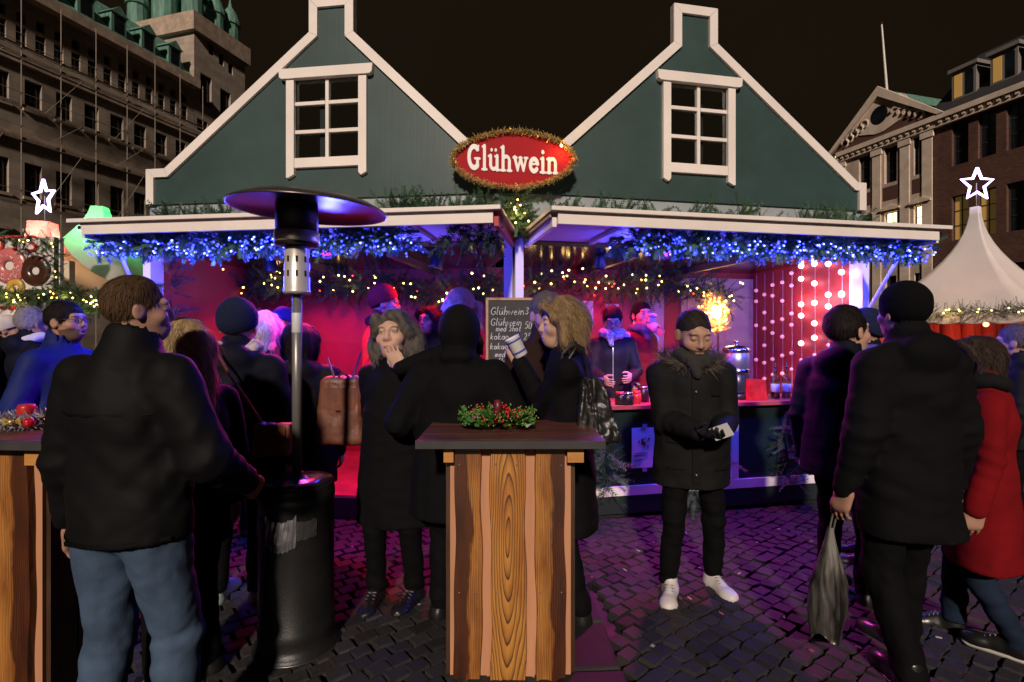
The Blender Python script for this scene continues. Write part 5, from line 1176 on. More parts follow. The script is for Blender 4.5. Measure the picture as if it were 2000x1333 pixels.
gpts = [at(x, y, 6.5) for x, y in ((-20, 575), (30, 584), (75, 584), (105, 575), (140, 575), (170, 585), (205, 595))]
greenery('fir_garland', gpts, 420, .07, 'fir garland with warm lights under the doughnut sign', 'garland', (.1, .18), .1, None, 1.6, warm=34, wr=.011, glow=2)
gp2 = [at(x, y, 6.35) for x, y in ((-20, 460), (20, 464), (60, 472), (106, 472), (110, 500), (112, 540), (108, 570))]
greenery('fir_garland', gp2, 110, .035, 'fir garland framing the top and side of the doughnut sign', 'garland', (.09, .16), .1, None, 1.6, warm=10, wr=.008)
# ------------------------------------------------------------------ people
SKIN_M = vcol('skin', .52, .3, .12, .12, 300); HAIR_M = vcol('hair', .7, .12); KNIT = {}
def ik(S, T, l1, l2, pole):
    S, T, pole = np.array(S, float), np.array(T, float), np.array(pole, float); d = T - S; L = np.linalg.norm(d); L2 = min(max(L, .05), l1 + l2 - .004); u = d / L
    a = (l1 * l1 - l2 * l2 + L2 * L2) / (2 * L2); h = math.sqrt(max(1e-6, l1 * l1 - a * a)); p = pole - u * (pole @ u); p /= max(1e-6, np.linalg.norm(p)); return S + u * a + p * h, S + u * L2
def head_mesh(h, female=False, beard=False, skin=(.48, .27, .19), lipc=None, brow=(.05, .035, .03), iris=(.10, .09, .08), closed=False, mouth=0.0):
    S = SDF((-.105, -.14, -.24), (.105, .14, .14), h); f = .94 if female else 1.0
    S.ell((0, -.018, .028), (.0745, .094, .088), .01); S.ell((0, .026, -.042), (.060 * f, .066, .078), .04); S.ell((0, .05, -.093), (.034 * f, .034, .022), .03)
    S.cone((-.036, .076, .03), (.036, .076, .03), .011, .011, .02); S.ell((0, .074, -.062), (.032, .022, .03), .02)
    for s in (-1, 1):
        S.ell((s * .04, .058, -.026), (.026, .026, .024), .02); S.ell((s * .032, .098, .008), (.019, .020, .013), .012, '-')
        S.ell((s * .078, -.008, -.008), (.0085, .021, .032), .008, rot=(0, 0, s * 20)); S.ell((s * .088, .004, -.006), (.007, .010, .017), .004, '-')
        S.ell((s * .0125, .092, -.029), (.0085, .011, .008), .006)
        S.ell((s * .0315, .0775, .0085), (.0145, .0125, .0125), .003)                      # eyeball and lids, one surface with the face
    S.cone((0, .084, .022), (0, .103, -.024), .0075, .0115, .012); S.ell((0, .098, -.036), (.008, .006, .004), .004)
    S.ell((0, .0935, -.0605), (.024, .008, .0058), .004); S.ell((0, .0915, -.0725 - mouth), (.020, .0085, .0068), .004); S.ell((0, .104, -.0662 - mouth / 2), (.022, .012, .0016 + mouth), .002, '-')
    S.cone((0, -.022, -.07), (0, -.048, -.235), .052 * f, .058 * f, .03)
    V, Q = S.mesh(); x, y, z = V.T; C = np.tile(np.array(skin), (len(V), 1))
    n = 1 + .10 * np.sin(x * 90 + 3 * np.sin(z * 60)) * np.sin(z * 70 + y * 50); C *= n[:, None]
    def mix(mask, c): m = np.clip(mask, 0, 1)[:, None]; C[:] = C * (1 - m) + np.array(c) * m
    front = y > .055
    mix(np.exp(-(((np.abs(x) - .042) / .02) ** 2 + ((z + .028) / .018) ** 2)) * .35 * front, (skin[0] * 1.1, skin[1] * .75, skin[2] * .75)); mix(np.exp(-((x / .012) ** 2 + ((z + .026) / .012) ** 2)) * .3 * front, (skin[0] * 1.1, skin[1] * .75, skin[2] * .75))
    if beard:
        b = ((z < -.045) & (y > .0) & (z > -.125)) | ((np.abs(x) < .03) & (np.abs(z + .052) < .007) & (y > .08)); b &= ~((np.abs(x) < .02) & (np.abs(z + .067) < .011)); mix(b * (.75 if beard is True else beard), (.035, .025, .02))
    lc = lipc or (skin[0] * .85, skin[1] * .48, skin[2] * .5); mix(np.exp(-((x / .019) ** 4 + ((z + .0665) / .0095) ** 4)) * .85 * (y > .08), lc)
    mix(((np.abs(x) < .016) & (np.abs(z + .0662 + mouth / 2) < .0016 + mouth) & (y > .07)) * .9, (.05, .015, .012))
    bw = np.exp(-((((np.abs(x) - .033) / .017) ** 4) + ((z - .0285 + 2.2 * (np.abs(x) - .03) ** 2 * 8) / .0042) ** 4)); mix(bw * .85 * (y > .05), brow)
    e2 = ((np.abs(x) - .0315) / .0145) ** 2 + ((z - .0085) / (.0050 if not closed else .0022)) ** 2; eye = (e2 < 1) & (y > .07)
    if not closed:
        mix(eye * 1.0, (.29, .27, .255)); ir = ((np.abs(x) - .0315) ** 2 + (z - .0085) ** 2 < .0056 ** 2) & eye; mix(ir * 1.0, iris)
    mix(((e2 >= 1) & (e2 < 1.9) & (z > .0085) & (y > .068)) * .75, (.06, .035, .03)); mix(((e2 >= 1) & (e2 < 2.0) & (z <= .0085) & (y > .068)) * .3, (skin[0] * .6, skin[1] * .45, skin[2] * .45))
    return V, Q, C
def hand_mesh(h, curl=.35, side=1, spread=.12, grip=None):
    """wrist at origin, fingers along +z, palm facing +y, thumb towards side*x"""
    S = SDF((-.085, -.06, -.09), (.085, .11, .22), h)
    S.cone((0, 0, -.022), (0, 0, .01), .027, .026, .0, sy=.78); S.cone((side * .006, 0, .02), (side * .014, 0, .078), .030, .034, .02, sy=.5); S.cone((-side * .02, 0, .02), (-side * .026, 0, .072), .02, .02, .02, sy=.6)
    L = (.075, .084, .078, .060)
    for i in range(4):
        bx = side * (.032 - .021 * i); p = np.array([bx, 0, .088 - .004 * abs(i - 1)]); ang = 0.0; r = .0088 - .0006 * (i == 3); c = curl * (1 + .12 * i)
        for j, fr in enumerate((.45, .32, .25)):
            ang += c * (1.0 if j else .75); q = p + np.array([math.sin(spread * (1.2 - .8 * i)) * side * L[i] * fr * .6, math.sin(ang) * L[i] * fr, math.cos(ang) * L[i] * fr]); S.cone(p, q, r, r * .9, .006 if j == 0 else .003); p = q; r *= .92
    p0 = np.array([side * .026, .004, .022]); p1 = p0 + np.array([side * .026, .016 + .012 * curl, .028]); p2 = p1 + np.array([side * (.014 - .02 * curl), .012 + .02 * curl, .026]); p3 = p2 + np.array([side * (.004 - .02 * curl), .010 + .012 * curl, .02])
    S.cone(p0, p1, .0135, .0115, .012); S.cone(p1, p2, .011, .0098, .004); S.cone(p2, p3, .0098, .008, .003)
    return S.mesh()
def frame_to(zd, yd):
    z = np.array(zd, float); z /= np.linalg.norm(z); y = np.array(yd, float); y = y - z * (y @ z); y /= max(1e-6, np.linalg.norm(y)); x = np.cross(y, z); return np.stack([x, y, z], 1)
def hair_mesh(kind, h, seed):
    S = SDF((-.16, -.19, -.40 if kind in ('long', 'wavy', 'bob') else -.16), (.16, .15, .17), h)
    if kind == 'short':
        S.ell((0, -.022, .034), (.083, .101, .096), .0); S.ell((0, .125, -.075), (.095, .10, .125), .012, '-'); S.ell((0, .0, -.125), (.12, .2, .085), .02, '-')
        for s in (-1, 1): S.ell((s * .086, .0, -.012), (.02, .024, .034), .006, '-')
        S.noise(.0045, 75, seed)
    elif kind == 'crop':
        S.ell((0, -.02, .031), (.0775, .0965, .0915), .0); S.ell((0, .122, -.045), (.092, .086, .125), .01, '-'); S.ell((0, .0, -.125), (.12, .2, .085), .015, '-')
        for s in (-1, 1): S.ell((s * .086, .0, -.012), (.02, .024, .034), .006, '-')
        S.noise(.002, 120, seed)
    elif kind in ('long', 'wavy'):
        S.ell((0, -.025, .035), (.089, .110, .098), .0); w = .036 if kind == 'long' else .037
        for s in (-1, 1):
            S.cone((s * .083, -.02, .02), (s * .10, -.012, -.08 if kind == 'wavy' else -.15), w, w * .95, .04); S.cone((s * .10, -.015, -.06 if kind == 'wavy' else -.13), (s * .10, -.01, -.115 if kind == 'wavy' else -.25), w * .95, w * .7, .03)
            S.cone((s * .06, .075, .085), (s * .085, .04, .0), .02, .02, .02)
        S.cone((0, -.08, 0), (0, -.09, -.14 if kind == 'wavy' else -.24), .085, .075, .04)
        S.ell((0, .122, -.045), (.066, .088, .128), .012, '-'); S.noise(.011, 48, seed, stretch=(1, 1, .55)); S.noise(.004, 120, seed + 1, stretch=(1, 1, .4))
    elif kind == 'bob':
        S.ell((0, -.028, .037), (.090, .109, .098), .0); S.cone((0, -.06, .0), (0, -.055, -.09), .088, .072, .04)
        for s in (-1, 1): S.cone((s * .08, .0, .03), (s * .088, .01, -.085), .034, .026, .03); S.cone((s * .05, .085, .085), (s * .09, .04, .02), .022, .022, .02)
        S.ell((0, .122, -.05), (.067, .085, .125), .012, '-'); S.noise(.010, 55, seed, stretch=(1, 1, .6)); S.noise(.004, 130, seed + 1, stretch=(1, 1, .4))
    elif kind == 'tail':
        S.ell((0, -.02, .033), (.082, .10, .096), .0); S.ell((0, .122, -.075), (.085, .10, .125), .012, '-'); S.ell((0, .02, -.125), (.12, .2, .085), .02, '-')
        S.cone((0, -.10, .03), (0, -.15, .0), .022, .03, .01); S.cone((0, -.15, .0), (0, -.165, -.13), .03, .012, .01); S.noise(.003, 90, seed)
    return S.mesh()
def strands(V, Q, n, L, w, seed, col, curl=.3, up=0.0, fuzz=.35):
    """ribbons growing off a hair volume, combed downwards"""
    q = np.random.RandomState(seed); P = V[Q]; nr = np.cross(P[:, 2] - P[:, 0], P[:, 3] - P[:, 1]); ln = np.linalg.norm(nr, axis=1) + 1e-12; nr /= ln[:, None]
    ln = ln * np.where((P.mean(1)[:, 1] > .045) & (np.abs(P.mean(1)[:, 0]) < .085) & (P.mean(1)[:, 2] < .10), .02, 1.0); i = q.choice(len(Q), n, p=ln / ln.sum()); p = P[i].mean(1); nn = nr[i]; g = np.tile([0, -.25, -1.0], (n, 1)) + np.array([0, 0, up]); t = g - nn * (g * nn).sum(1)[:, None]; t /= np.linalg.norm(t, axis=1)[:, None] + 1e-9
    t = t + q.normal(size=(n, 3)) * curl * .5; b = np.cross(t, nn); b /= np.linalg.norm(b, axis=1)[:, None] + 1e-9
    fz = np.where(q.rand(n) < .09, 4.5, 1.0); seg = 4; VV = []; FF = []; CC = []; l = L * q.uniform(.5, 1.2, n); ph = q.uniform(0, 6.28, n); sh = q.uniform(.45, 1.6, n)
    for k in range(seg + 1):
        f = k / seg; c = p + t * (l * f)[:, None] + nn * (.001 + fuzz * l * f * (1 - f * .6) * q.uniform(.2, 1, n) * fz)[:, None] + b * (curl * .35 * l * np.sin(ph + f * 5))[:, None]
        ww = w * (1 - .8 * f); VV += [c - b * ww, c + b * ww]; CC += [np.array(col)[None] * sh[:, None]] * 2
    VV = np.stack(VV, 1).reshape(-1, 3); CC = np.stack(CC, 1).reshape(-1, 3); base = np.arange(n) * (2 * (seg + 1))
    for k in range(seg): FF.append(np.stack([base + 2 * k, base + 2 * k + 1, base + 2 * k + 3, base + 2 * k + 2], 1))
    return VV, np.concatenate(FF), CC
def joinm(*ms):
    V, F, C, k = [], [], [], 0
    for v, f, c in ms: V.append(v); F.append(f + k); C.append(c if np.ndim(c) == 2 else np.tile(np.array(c), (len(v), 1))); k += len(v)
    return np.concatenate(V), np.concatenate(F), np.concatenate(C)
def cloth(name, col, rough=.85, var=.22, bmp=.25, bscale=260, sheen=.0, spec=.12): return mat(name, col, rough, 0, var, 5, bmp, bscale, spec, sheen=sheen)
BLACKC = cloth('black_wool', (.0036, .0036, .0042)); BLACKN = cloth('black_nylon', (.0040, .0040, .0046), .7, spec=.15, bmp=.1); NAVYC = cloth('navy_cloth', (.005, .006, .014), .75); DENIM = cloth('blue_denim', (.055, .088, .145), .85, var=.35)
DARKT = cloth('black_trouser', (.0028, .0028, .0032)); BLUEJ = cloth('blue_shell_jacket', (.010, .018, .12), .6); REDC = cloth('red_wool_coat', (.16, .004, .007), .9); REDJ = cloth('red_jacket', (.22, .012, .012), .7); BROWNJ = cloth('brown_jacket', (.022, .010, .007), .8)
GREYJ = cloth('charcoal_parka', (.0085, .0082, .0085), .75, bmp=.2); DKDEN = cloth('dark_denim', (.012, .02, .04)); BLKSHOE = mat('black_shoe', (.01, .01, .01), .3); WHSHOE = mat('white_sneaker_leather', (.62, .58, .55), .5, var=.08); SOLE = mat('pale_sole', (.5, .48, .45), .6); MINT = mat('pale_mint_sneaker', (.36, .46, .45), .5)
def person(px, d, label, ytop=None, H=None, z0=0.0, face=0, hd=(0, 0, 0), hs=1.1, h=.013, hh=.0062, coat=None, cm=BLACKC, tm=DARKT, shoe=BLKSHOE, sole=BLKSHOE, hair=None, hcol=(.06, .04, .025), hat=None, hatm=None, hood=None, arms=(None, None), curl=(.35, .35), palm=(None, None), glove=None,
           female=False, beard=False, skin=(.38, .21, .145), glasses=None, scarf=None, legs=((.11, .0), (-.11, .0)), toe=(8, -8), lean=0.0, closed=False, mouth=0.0, iris=(.1, .09, .08), brow=None, group='visitors at the market', fluff=None, nostr=1.0, wide=1.0, seed=None, extra=None, details=None):
    seed = seed if seed is not None else int(px * 7 + d * 31) % 997
    if H is None: H = HC + (HOR - ytop) / FPX * d - z0
    s = H / (1.75 + (.03 if hat else 0) + (hs - 1) * .16 + (.02 if hair in ('long', 'wavy', 'bob') else 0))
    X = (px - 1000) / FPX * d; loc = np.array([X, d, z0])
    c = dict(hem=.82, wh=.205, wc=.175, dep=.70, amp=.005, sleeve=.063, cuff=.047, collar=.07, drape=.004); c.update(coat or {})
    for k_ in ('wh', 'wc'): c[k_] *= wide
    # ---- skeleton (canonical 1.75 m)
    SH = [np.array([.176 * wide, -.012 + lean * 1.0, 1.388]), np.array([-.176 * wide, -.012 + lean, 1.388])]; J = []
    for i, sd_ in enumerate((1, -1)):
        T = arms[i] or (sd_ * .285, .05, .80); pole = (sd_ * .5, -1, -.25) if T[2] > .95 else (sd_ * .3, -1, 0)
        E, W_ = ik(SH[i], T, .29, .265, pole); J.append((SH[i], E, W_))
    hipz = .90; LG = []
    for i, sd_ in enumerate((1, -1)):
        F_ = np.array([legs[i][0], legs[i][1], .085 + (legs[i][2] if len(legs[i]) > 2 else 0)]); Hp = np.array([sd_ * .092, 0, hipz]); K, A = ik(Hp, F_, .42, .405, (sd_ * .1, 1, 0)); LG.append((Hp, K, A))
    hc = np.array([0, .035 + lean * 1.25, 1.628 + (hs - 1) * .05])
    HM = np.array((Matrix.Rotation(rad(hd[0]), 3, 'Z') @ Matrix.Rotation(rad(hd[1]), 3, 'X') @ Matrix.Rotation(rad(hd[2]), 3, 'Y')))
    hx_ = lambda V: (V * hs) @ HM.T + hc
    # ---- body: one mesh (head, neck, trunk, limbs, hands)
    V, Q, C = head_mesh(hh, female, beard, skin, brow=brow or tuple(min(.2, q * .7) for q in hcol), closed=closed, mouth=mouth, iris=iris); parts = [(hx_(V), Q, C)]
    B = SDF((-.42, -.25, .05), (.42, .45, 1.56), .03)
    B.cone((0, 0, .95), (0, lean * .9, 1.30), .115, .12, .04, sy=.7).cone((-.13, lean, 1.38), (.13, lean, 1.38), .05, .05, .05).cone((0, lean, 1.38), tuple(hc + np.array([0, -.04, -.14])), .05, .045, .03)
    for S_, E, W_ in J: B.cone(S_, E, .042, .036, .02).cone(E, W_, .036, .026, .01)
    for Hp, K, A in LG: B.cone(Hp, K, .07, .05, .03).cone(K, A, .05, .038, .02)
    V, Q = B.mesh(); parts.append((V, Q, skin))
    for i, sd_ in enumerate((1, -1)):
        V, Q = hand_mesh(max(.0058, hh * .95), curl[i], -sd_ if palm[i] is None or len(palm[i]) < 4 else sd_); fd = J[i][2] - J[i][1]; pn = palm[i][:3] if palm[i] is not None else (-sd_, .2, 0)
        M = frame_to(fd if palm[i] is None or len(palm[i]) < 7 else palm[i][4:7], pn); parts.append((V @ M.T + J[i][2], Q, glove or skin))
    V, Q, C = joinm(*parts); root = npmesh('person', V * s, Q, SKIN_M, None, C); root.location = loc; root.rotation_euler = (0, 0, rad(face)); tag(root, label, 'person', group)
    # ---- coat
    S = SDF((-.52 * wide, -.36, c['hem'] - .03), (.52 * wide, .56, 1.95 if hood == 'up' else 1.64), h)
    S.cone((0, -.005, c['hem'] - .06), (0, lean * .8, 1.27), c['wh'], c['wc'], 0, sy=c['dep']); S.ell((0, lean - .022, 1.29), (.172 * wide, .128, .16), .05)
    for q_ in (-1, 1): S.cone((q_ * .03, lean - .01, 1.425), (q_ * .15 * wide, lean - .012, 1.388), .072, .064, .05)
    if c.get('belly'): S.ell((0, .05, 1.05), (.19, .17, .2), .08)
    S.cone((0, lean - .005, 1.40), (0, lean + .008, 1.47), .105, .078, .05)
    TF = S.F.copy()
    for S_, E, W_ in J: S.cone(S_, E, c['sleeve'] * 1.12, c['sleeve'], .03).cone(E, W_, c['sleeve'], c['cuff'], .012)
    zz_ = lambda X, Y, Z: np.clip((1.12 - Z) / .3, 0, 1) + 0 * X + 0 * Y
    S.ridge(c['amp'] * .9, 7, seed, (1, 1, .9)); S.ridge(c['amp'] * .4, 17, seed + 3, (.8, .8, 1.1)); S.noise(c['amp'] * .5, 45, seed + 4); S.noise(c['drape'] * 2.2, 30, seed + 5, zz_, (1, 1, .15)); TOR = None
    for (S_, E, W_) in J:
        e0, e1 = E, (W_ - E) / np.linalg.norm(W_ - E)
        X_, Y_, Z_ = S.ax[0][:, None, None], S.ax[1][None, :, None], S.ax[2][None, None, :]; t = (X_ - e0[0]) * e1[0] + (Y_ - e0[1]) * e1[1] + (Z_ - e0[2]) * e1[2]; r2_ = (X_ - e0[0]) ** 2 + (Y_ - e0[1]) ** 2 + (Z_ - e0[2]) ** 2
        S.F = S.F + (.009 * (np.abs(np.sin(t * 42 + 9 * X_ + 5 * Y_)) - .6) * np.exp(-r2_ / .022)).astype(np.float32)
    S.cut((0, .02, 1), c['hem'])
    if c['collar']:
        S.cone((0, lean - .012, 1.44), (0, lean + .008, 1.47 + c['collar']), .088, .083, .02); S.cone((0, lean + .012, 1.47), (0, lean + .03, 1.62), .064, .075, .006, '-')
    if hood == 'down':
        S.ell((0, -.10 + lean, 1.455), (.125, .075, .085), .04); S.cone((-.115, -.03 + lean, 1.455), (-.07, .06 + lean, 1.43), .045, .028, .03); S.cone((.115, -.03 + lean, 1.455), (.07, .06 + lean, 1.43), .045, .028, .03)
    if hood == 'up':
        S.ell(tuple(hc + np.array([0, -.03, .012])), (.118, .14, .142), .0); S.cone(tuple(hc + np.array([0, -.05, -.08])), (0, lean - .02, 1.43), .09, .09, .03); S.cone((-.09, lean - .05, 1.455), (.09, lean - .05, 1.455), .05, .05, .03); S.cone((-.05, lean - .10, 1.50), (.05, lean - .1, 1.50), .04, .04, .02); f = HM @ np.array([0, .13, -.01]); S.ell(tuple(hc + f), (.08, .10, .105), .015, '-')
    V, Q = S.mesh(); ct = npmesh('coat', V * s, Q, cm, root)
    for (nm, x0, x1, za, zb_, dm, sg_) in (details or ()):
        nx, nz = 4, max(4, int(abs(zb_ - za) / .03)); VV = []; ok = True
        for i in range(nx + 1):
            for j in range(nz + 1):
                x, z = x0 + (x1 - x0) * i / nx, za + (zb_ - za) * j / nz; col_ = TF[int(round((x - S.lo[0]) / h)), :, int(round((z - S.lo[2]) / h))]; k_ = np.where(col_ < 0)[0]
                if len(k_) == 0: ok = False; break
                k0 = k_.max() if sg_ > 0 else k_.min(); k1 = k0 + sg_; fr_ = col_[k0] / (col_[k0] - col_[k1] + 1e-9); VV.append((x, S.ax[1][k0] + sg_ * (fr_ * h + .009), z))
            if not ok: break
        if ok: VV = np.array(VV); FQ = np.array([(i * (nz + 1) + j, (i + 1) * (nz + 1) + j, (i + 1) * (nz + 1) + j + 1, i * (nz + 1) + j + 1) for i in range(nx) for j in range(nz)]); npmesh(nm, VV * s, FQ if sg_ < 0 else FQ[:, ::-1], dm, ct)
    # ---- trousers and shoes
    S = SDF((-.32, -.3, .05), (.32, .36, 1.06), h); S.ell((0, -.005, .93), (.155, .115, .12), 0)
    wd = c.get('leg', 1.0)
    for Hp, K, A in LG: S.cone(Hp, K, .092 * wd, .068 * wd, .03).cone(K, A, .068 * wd, .056 * wd, .012)
    S.ridge(.009, 10, seed + 9, (1, 1, 1.2)); S.ridge(.004, 26, seed + 19, (1, 1, 1.0)); S.noise(.010, 75, seed + 11, lambda X, Y, Z: np.exp(-((Z - .13) / .08) ** 2) + .5 * np.exp(-((Z - .48) / .07) ** 2) + 0 * X + 0 * Y, (.35, .35, 1))
    S.cut((0, 0, 1), .095); V, Q = S.mesh(); npmesh('trousers', V * s, Q, tm, root)
    S = SDF((-.06, -.12, -.01), (.06, .22, .16), .009); S.cone((0, -.05, .045), (0, .115, .034), .042, .040, .0, sx=1.0); S.ell((0, .115, .04), (.047, .062, .036), .02); S.cone((0, -.035, .05), (0, -.035, .115), .042, .04, .03); S.cone((0, .0, .09), (0, .06, .07), .022, .02, .02); S.noise(.002, 90, 4); S.cut((0, 0, 1), .018); SV, SQ = S.mesh()
    S = SDF((-.07, -.13, -.01), (.07, .23, .05), .009); S.cone((0, -.05, .03), (0, .132, .028), .047, .045, 0); S.cut((0, 0, 1), .0); S.cut((0, 0, -1), -.024); OV, OQ = S.mesh()
    for i in (0, 1):
        A = LG[i][2]; M = np.array(Matrix.Rotation(rad(toe[i]), 3, 'Z')); p = np.array([A[0], A[1] + .03, A[2] - .085])
        p = p + np.array([0, .01, 0]); sh_ = npmesh('shoe', (SV * 1.12 @ M.T + p) * s, SQ, shoe, root); MB().tube([tuple((M @ (np.array([q_[0] * .022,   .03 + .018 * k_, .100 - .0085 * k_]) * 1.12) + p) * s) for k_ in range(5) for q_ in ((-1,), (1,))], .0035 * s, 4).build('laces', mat('grey_laces', (.22, .2, .2), .8), sh_)
        npmesh('sole', (OV * 1.12 @ M.T + p) * s, OQ, sole, sh_)
    # ---- hair, hats, glasses, scarf
    if hair:
        V, Q = hair_mesh(hair, .0075, seed); V = V; n = {'short': 4200, 'crop': 3000, 'long': 3400, 'wavy': 3600, 'bob': 3400, 'tail': 2000}[hair]; L = {'short': .026, 'crop': .010, 'long': .085, 'wavy': .045, 'bob': .055, 'tail': .05}[hair]
        sc = 1 + .25 * np.sin(V[:, 0] * 160 + 6 * np.sin(V[:, 2] * 30)); sv = strands(V, Q, int(n * nostr), L, .0012 if hair != 'crop' else .0008, seed + 1, hcol, .25 if hair in ('short', 'crop', 'tail') else .4, fuzz=.08 if hair in ('short', 'crop', 'tail') else .10)
        V, Q, C = joinm((V, Q, np.array(hcol)[None] * np.clip(sc, .5, 1.4)[:, None] * .8), sv); npmesh('hair', hx_(V) * s, Q, HAIR_M, root, C)
    if hat == 'beanie':
        S = SDF((-.13, -.15, -.08), (.13, .13, .19), .0075); S.ell((0, -.02, .045), (.089, .107, .108), 0); S.noise(.003, 50, seed); S.cone((0, -.018, .028), (0, -.018, .052), .094, .094, .008, sy=1.17); S.cut((0, -.42, 1), .004 if not extra else extra); V, Q = S.mesh(); npmesh('beanie', hx_(V) * s, Q, hatm or BLACKC, root)
    if glasses:
        mb = MB()
        for q in (-1, 1):
            mb.tube([hx_(np.array([[q * .033 + .023 * math.cos(a), .098, .004 + .017 * math.sin(a)]]))[0] * s for a in [k * math.pi / 8 for k in range(17)]], .0022, 5); mb.tube([hx_(np.array([p]))[0] * s for p in ([q * .056, .096, .008], [q * .078, .05, .012], [q * .082, -.02, .008])], .002, 5)
        mb.tube([hx_(np.array([p]))[0] * s for p in ([-.011, .1, .008], [0, .106, .011], [.011, .1, .008])], .002, 5); mb.build('glasses', mat('dark_spectacle_frame', (.015, .012, .012), .3), root, smooth=True)
    if scarf is not None:
        S = SDF((-.2, -.2, 1.36), (.2, .24, 1.62), .011)
        pts = [(.098 * math.cos(k * math.pi / 8), lean + .012 + .10 * math.sin(k * math.pi / 8), 1.495 + .018 * math.sin(k * math.pi / 8 * 2 + 1) + .0 * k) for k in range(17)]
        for a, b in zip(pts[:-1], pts[1:]): S.cone(a, b, .042, .042, .012)
        S.cone((.03, lean + .11, 1.47), (.02, lean + .15, 1.40), .04, .03, .03); S.cone((0, lean, 1.41), (0, lean + .01, 1.485), .10, .085, .03); S.noise(.008, 60, seed); V, Q = S.mesh(); npmesh('scarf', V * s, Q, scarf, root)
    if fluff is not None:                                   # fur trim round a lowered hood
        q = np.random.RandomState(seed); n = 5200; a = q.uniform(0, 6.283, n); u = q.uniform(0, 6.283, n); r0 = np.stack([np.cos(a), np.sin(a), 0 * a], 1); cen = np.stack([.150 * np.cos(a), lean - .03 + .115 * np.sin(a), 1.485 - .03 * np.sin(a)], 1); dirs = r0 * np.cos(u)[:, None] + np.array([0, 0, 1.]) * np.sin(u)[:, None] + q.normal(size=(n, 3)) * .35
        p = cen + dirs * .028; t = dirs * (.042 * q.uniform(.6, 1.3, n))[:, None]; b = np.cross(dirs, r0 + .3) ; b /= np.linalg.norm(b, axis=1)[:, None] + 1e-9; VV = np.stack([p - b * .0018, p + b * .0018, p + t], 1).reshape(-1, 3); FF = np.arange(3 * n).reshape(-1, 3); CC = np.repeat(np.array(fluff)[None] * q.uniform(.4, 1.6, n)[:, None], 3, 0)
        S = SDF((-.24, -.22, 1.38), (.24, .2, 1.60), .012)
        pts = [(.150 * math.cos(k * math.pi / 10), lean - .03 + .115 * math.sin(k * math.pi / 10), 1.485 - .03 * math.sin(k * math.pi / 10)) for k in range(21)]
        for a_, b_ in zip(pts[:-1], pts[1:]): S.cone(a_, b_, .034, .034, .006)
        V, Q = S.mesh(); npmesh('fur_core', V * s, Q, mat('fur_underlayer', tuple(q_ * .6 for q_ in fluff), .9), root); npmesh('fur_trim', VV * s, FF, HAIR_M, root, CC, smooth=False)
    info = dict(root=root, s=s, loc=loc, face=rad(face), J=J, hc=hc)
    def Wp(p): p = np.array(p, float) * s; cf, sf = math.cos(rad(face)), math.sin(rad(face)); return loc + np.array([p[0] * cf - p[1] * sf, p[0] * sf + p[1] * cf, p[2]])
    info['W'] = Wp; info['hand'] = [Wp(J[0][2]), Wp(J[1][2])]; return info
# ------------------------------------------------------------------ the cast, nearest first
BLOND = (.25, .165, .085); GREYB = (.105, .09, .08); DKBR = (.018, .012, .01)
ppl = {}
ppl['jeans'] = person(255, 1.75, 'man in black jacket and blue jeans seen from behind at the left', ytop=540, face=-8, hd=(-42, 0, 0), hs=.93, h=.011, hh=.005, coat=dict(hem=.86, wh=.225, wc=.205, amp=.008, sleeve=.078, collar=.055, leg=1.12), cm=BLACKN, tm=DENIM, hair='short', hcol=(.085, .05, .025), arms=((.26, .24, .98), (-.30, .06, .83)), wide=.93, details=[('yoke_seam', -.17, .17, 1.285, 1.292, cloth('jacket_seam', (.0022, .0022, .0025), .6), -1), ('hem_band', -.2, .2, .87, .885, cloth('jacket_seam', (.0022, .0022, .0025), .6), -1)], legs=((.14, .02), (-.14, -.02)))
ppl['big'] = person(1775, 2.28, 'tall man in black hooded coat and black beanie seen from behind at the right', ytop=546, face=6, hs=.96, h=.012, coat=dict(hem=.66, wh=.255, wc=.205, amp=.009, sleeve=.082, leg=1.1), cm=BLACKC, hood='down', hat='beanie', hatm=cloth('black_knit', (.003, .003, .0035), .95, bmp=.6, bscale=120), extra=-.03, hair='crop', hcol=DKBR, wide=.94, legs=((.10, .14), (-.10, -.12, .02)), arms=(None, (-.30, .02, .80)))
ppl['redcoat'] = person(1918, 2.5, 'woman in long red coat and glasses walking away at the right edge', ytop=652, face=52, hd=(22, 0, 0), hs=1.0, coat=dict(hem=.50, wh=.255, wc=.185, amp=.006, drape=.006), cm=REDC, tm=DKDEN, sole=SOLE, hair='bob', hcol=(.045, .03, .024), glasses=True, female=True, hood=None, legs=((.08, .12), (-.08, -.14, .04)), scarf=cloth('black_hood_lining', (.008, .008, .009)))
ppl['greywoman'] = person(775, 2.95, 'woman with grey wavy hair in black coat holding her hand to her nose', ytop=600, face=168, hd=(4, 6, 4), hs=1.27, hh=.005, coat=dict(hem=.50, wh=.245, wc=.195, amp=.007), cm=BLACKC, hair='wavy', hcol=GREYB, arms=((.15, .03, .97), (-.115, .19, 1.45)), palm=((0, -1, 0, 0, -.2, 0, -1), (.1, -1, 0, 0, .48, -.02, .8)), curl=(.4, .25), female=True, skin=(.52, .33, .24), shoe=mat('glittery_black_boot', (.015, .015, .018), .15, .3, bmp=.8, bscale=90), sole=SOLE, wide=1.06, legs=((.1, .06), (-.12, .0)))
ppl['hooded'] = person(897, 2.72, 'person in black coat with hood up seen from behind at the table', ytop=602, face=-4, hs=1.08, coat=dict(hem=.62, wh=.25, wc=.205, sleeve=.082, amp=.009), cm=BLACKC, hood='up', hair='crop', arms=((.27, .20, 1.06), (-.27, .2, 1.06)), wide=1.1)
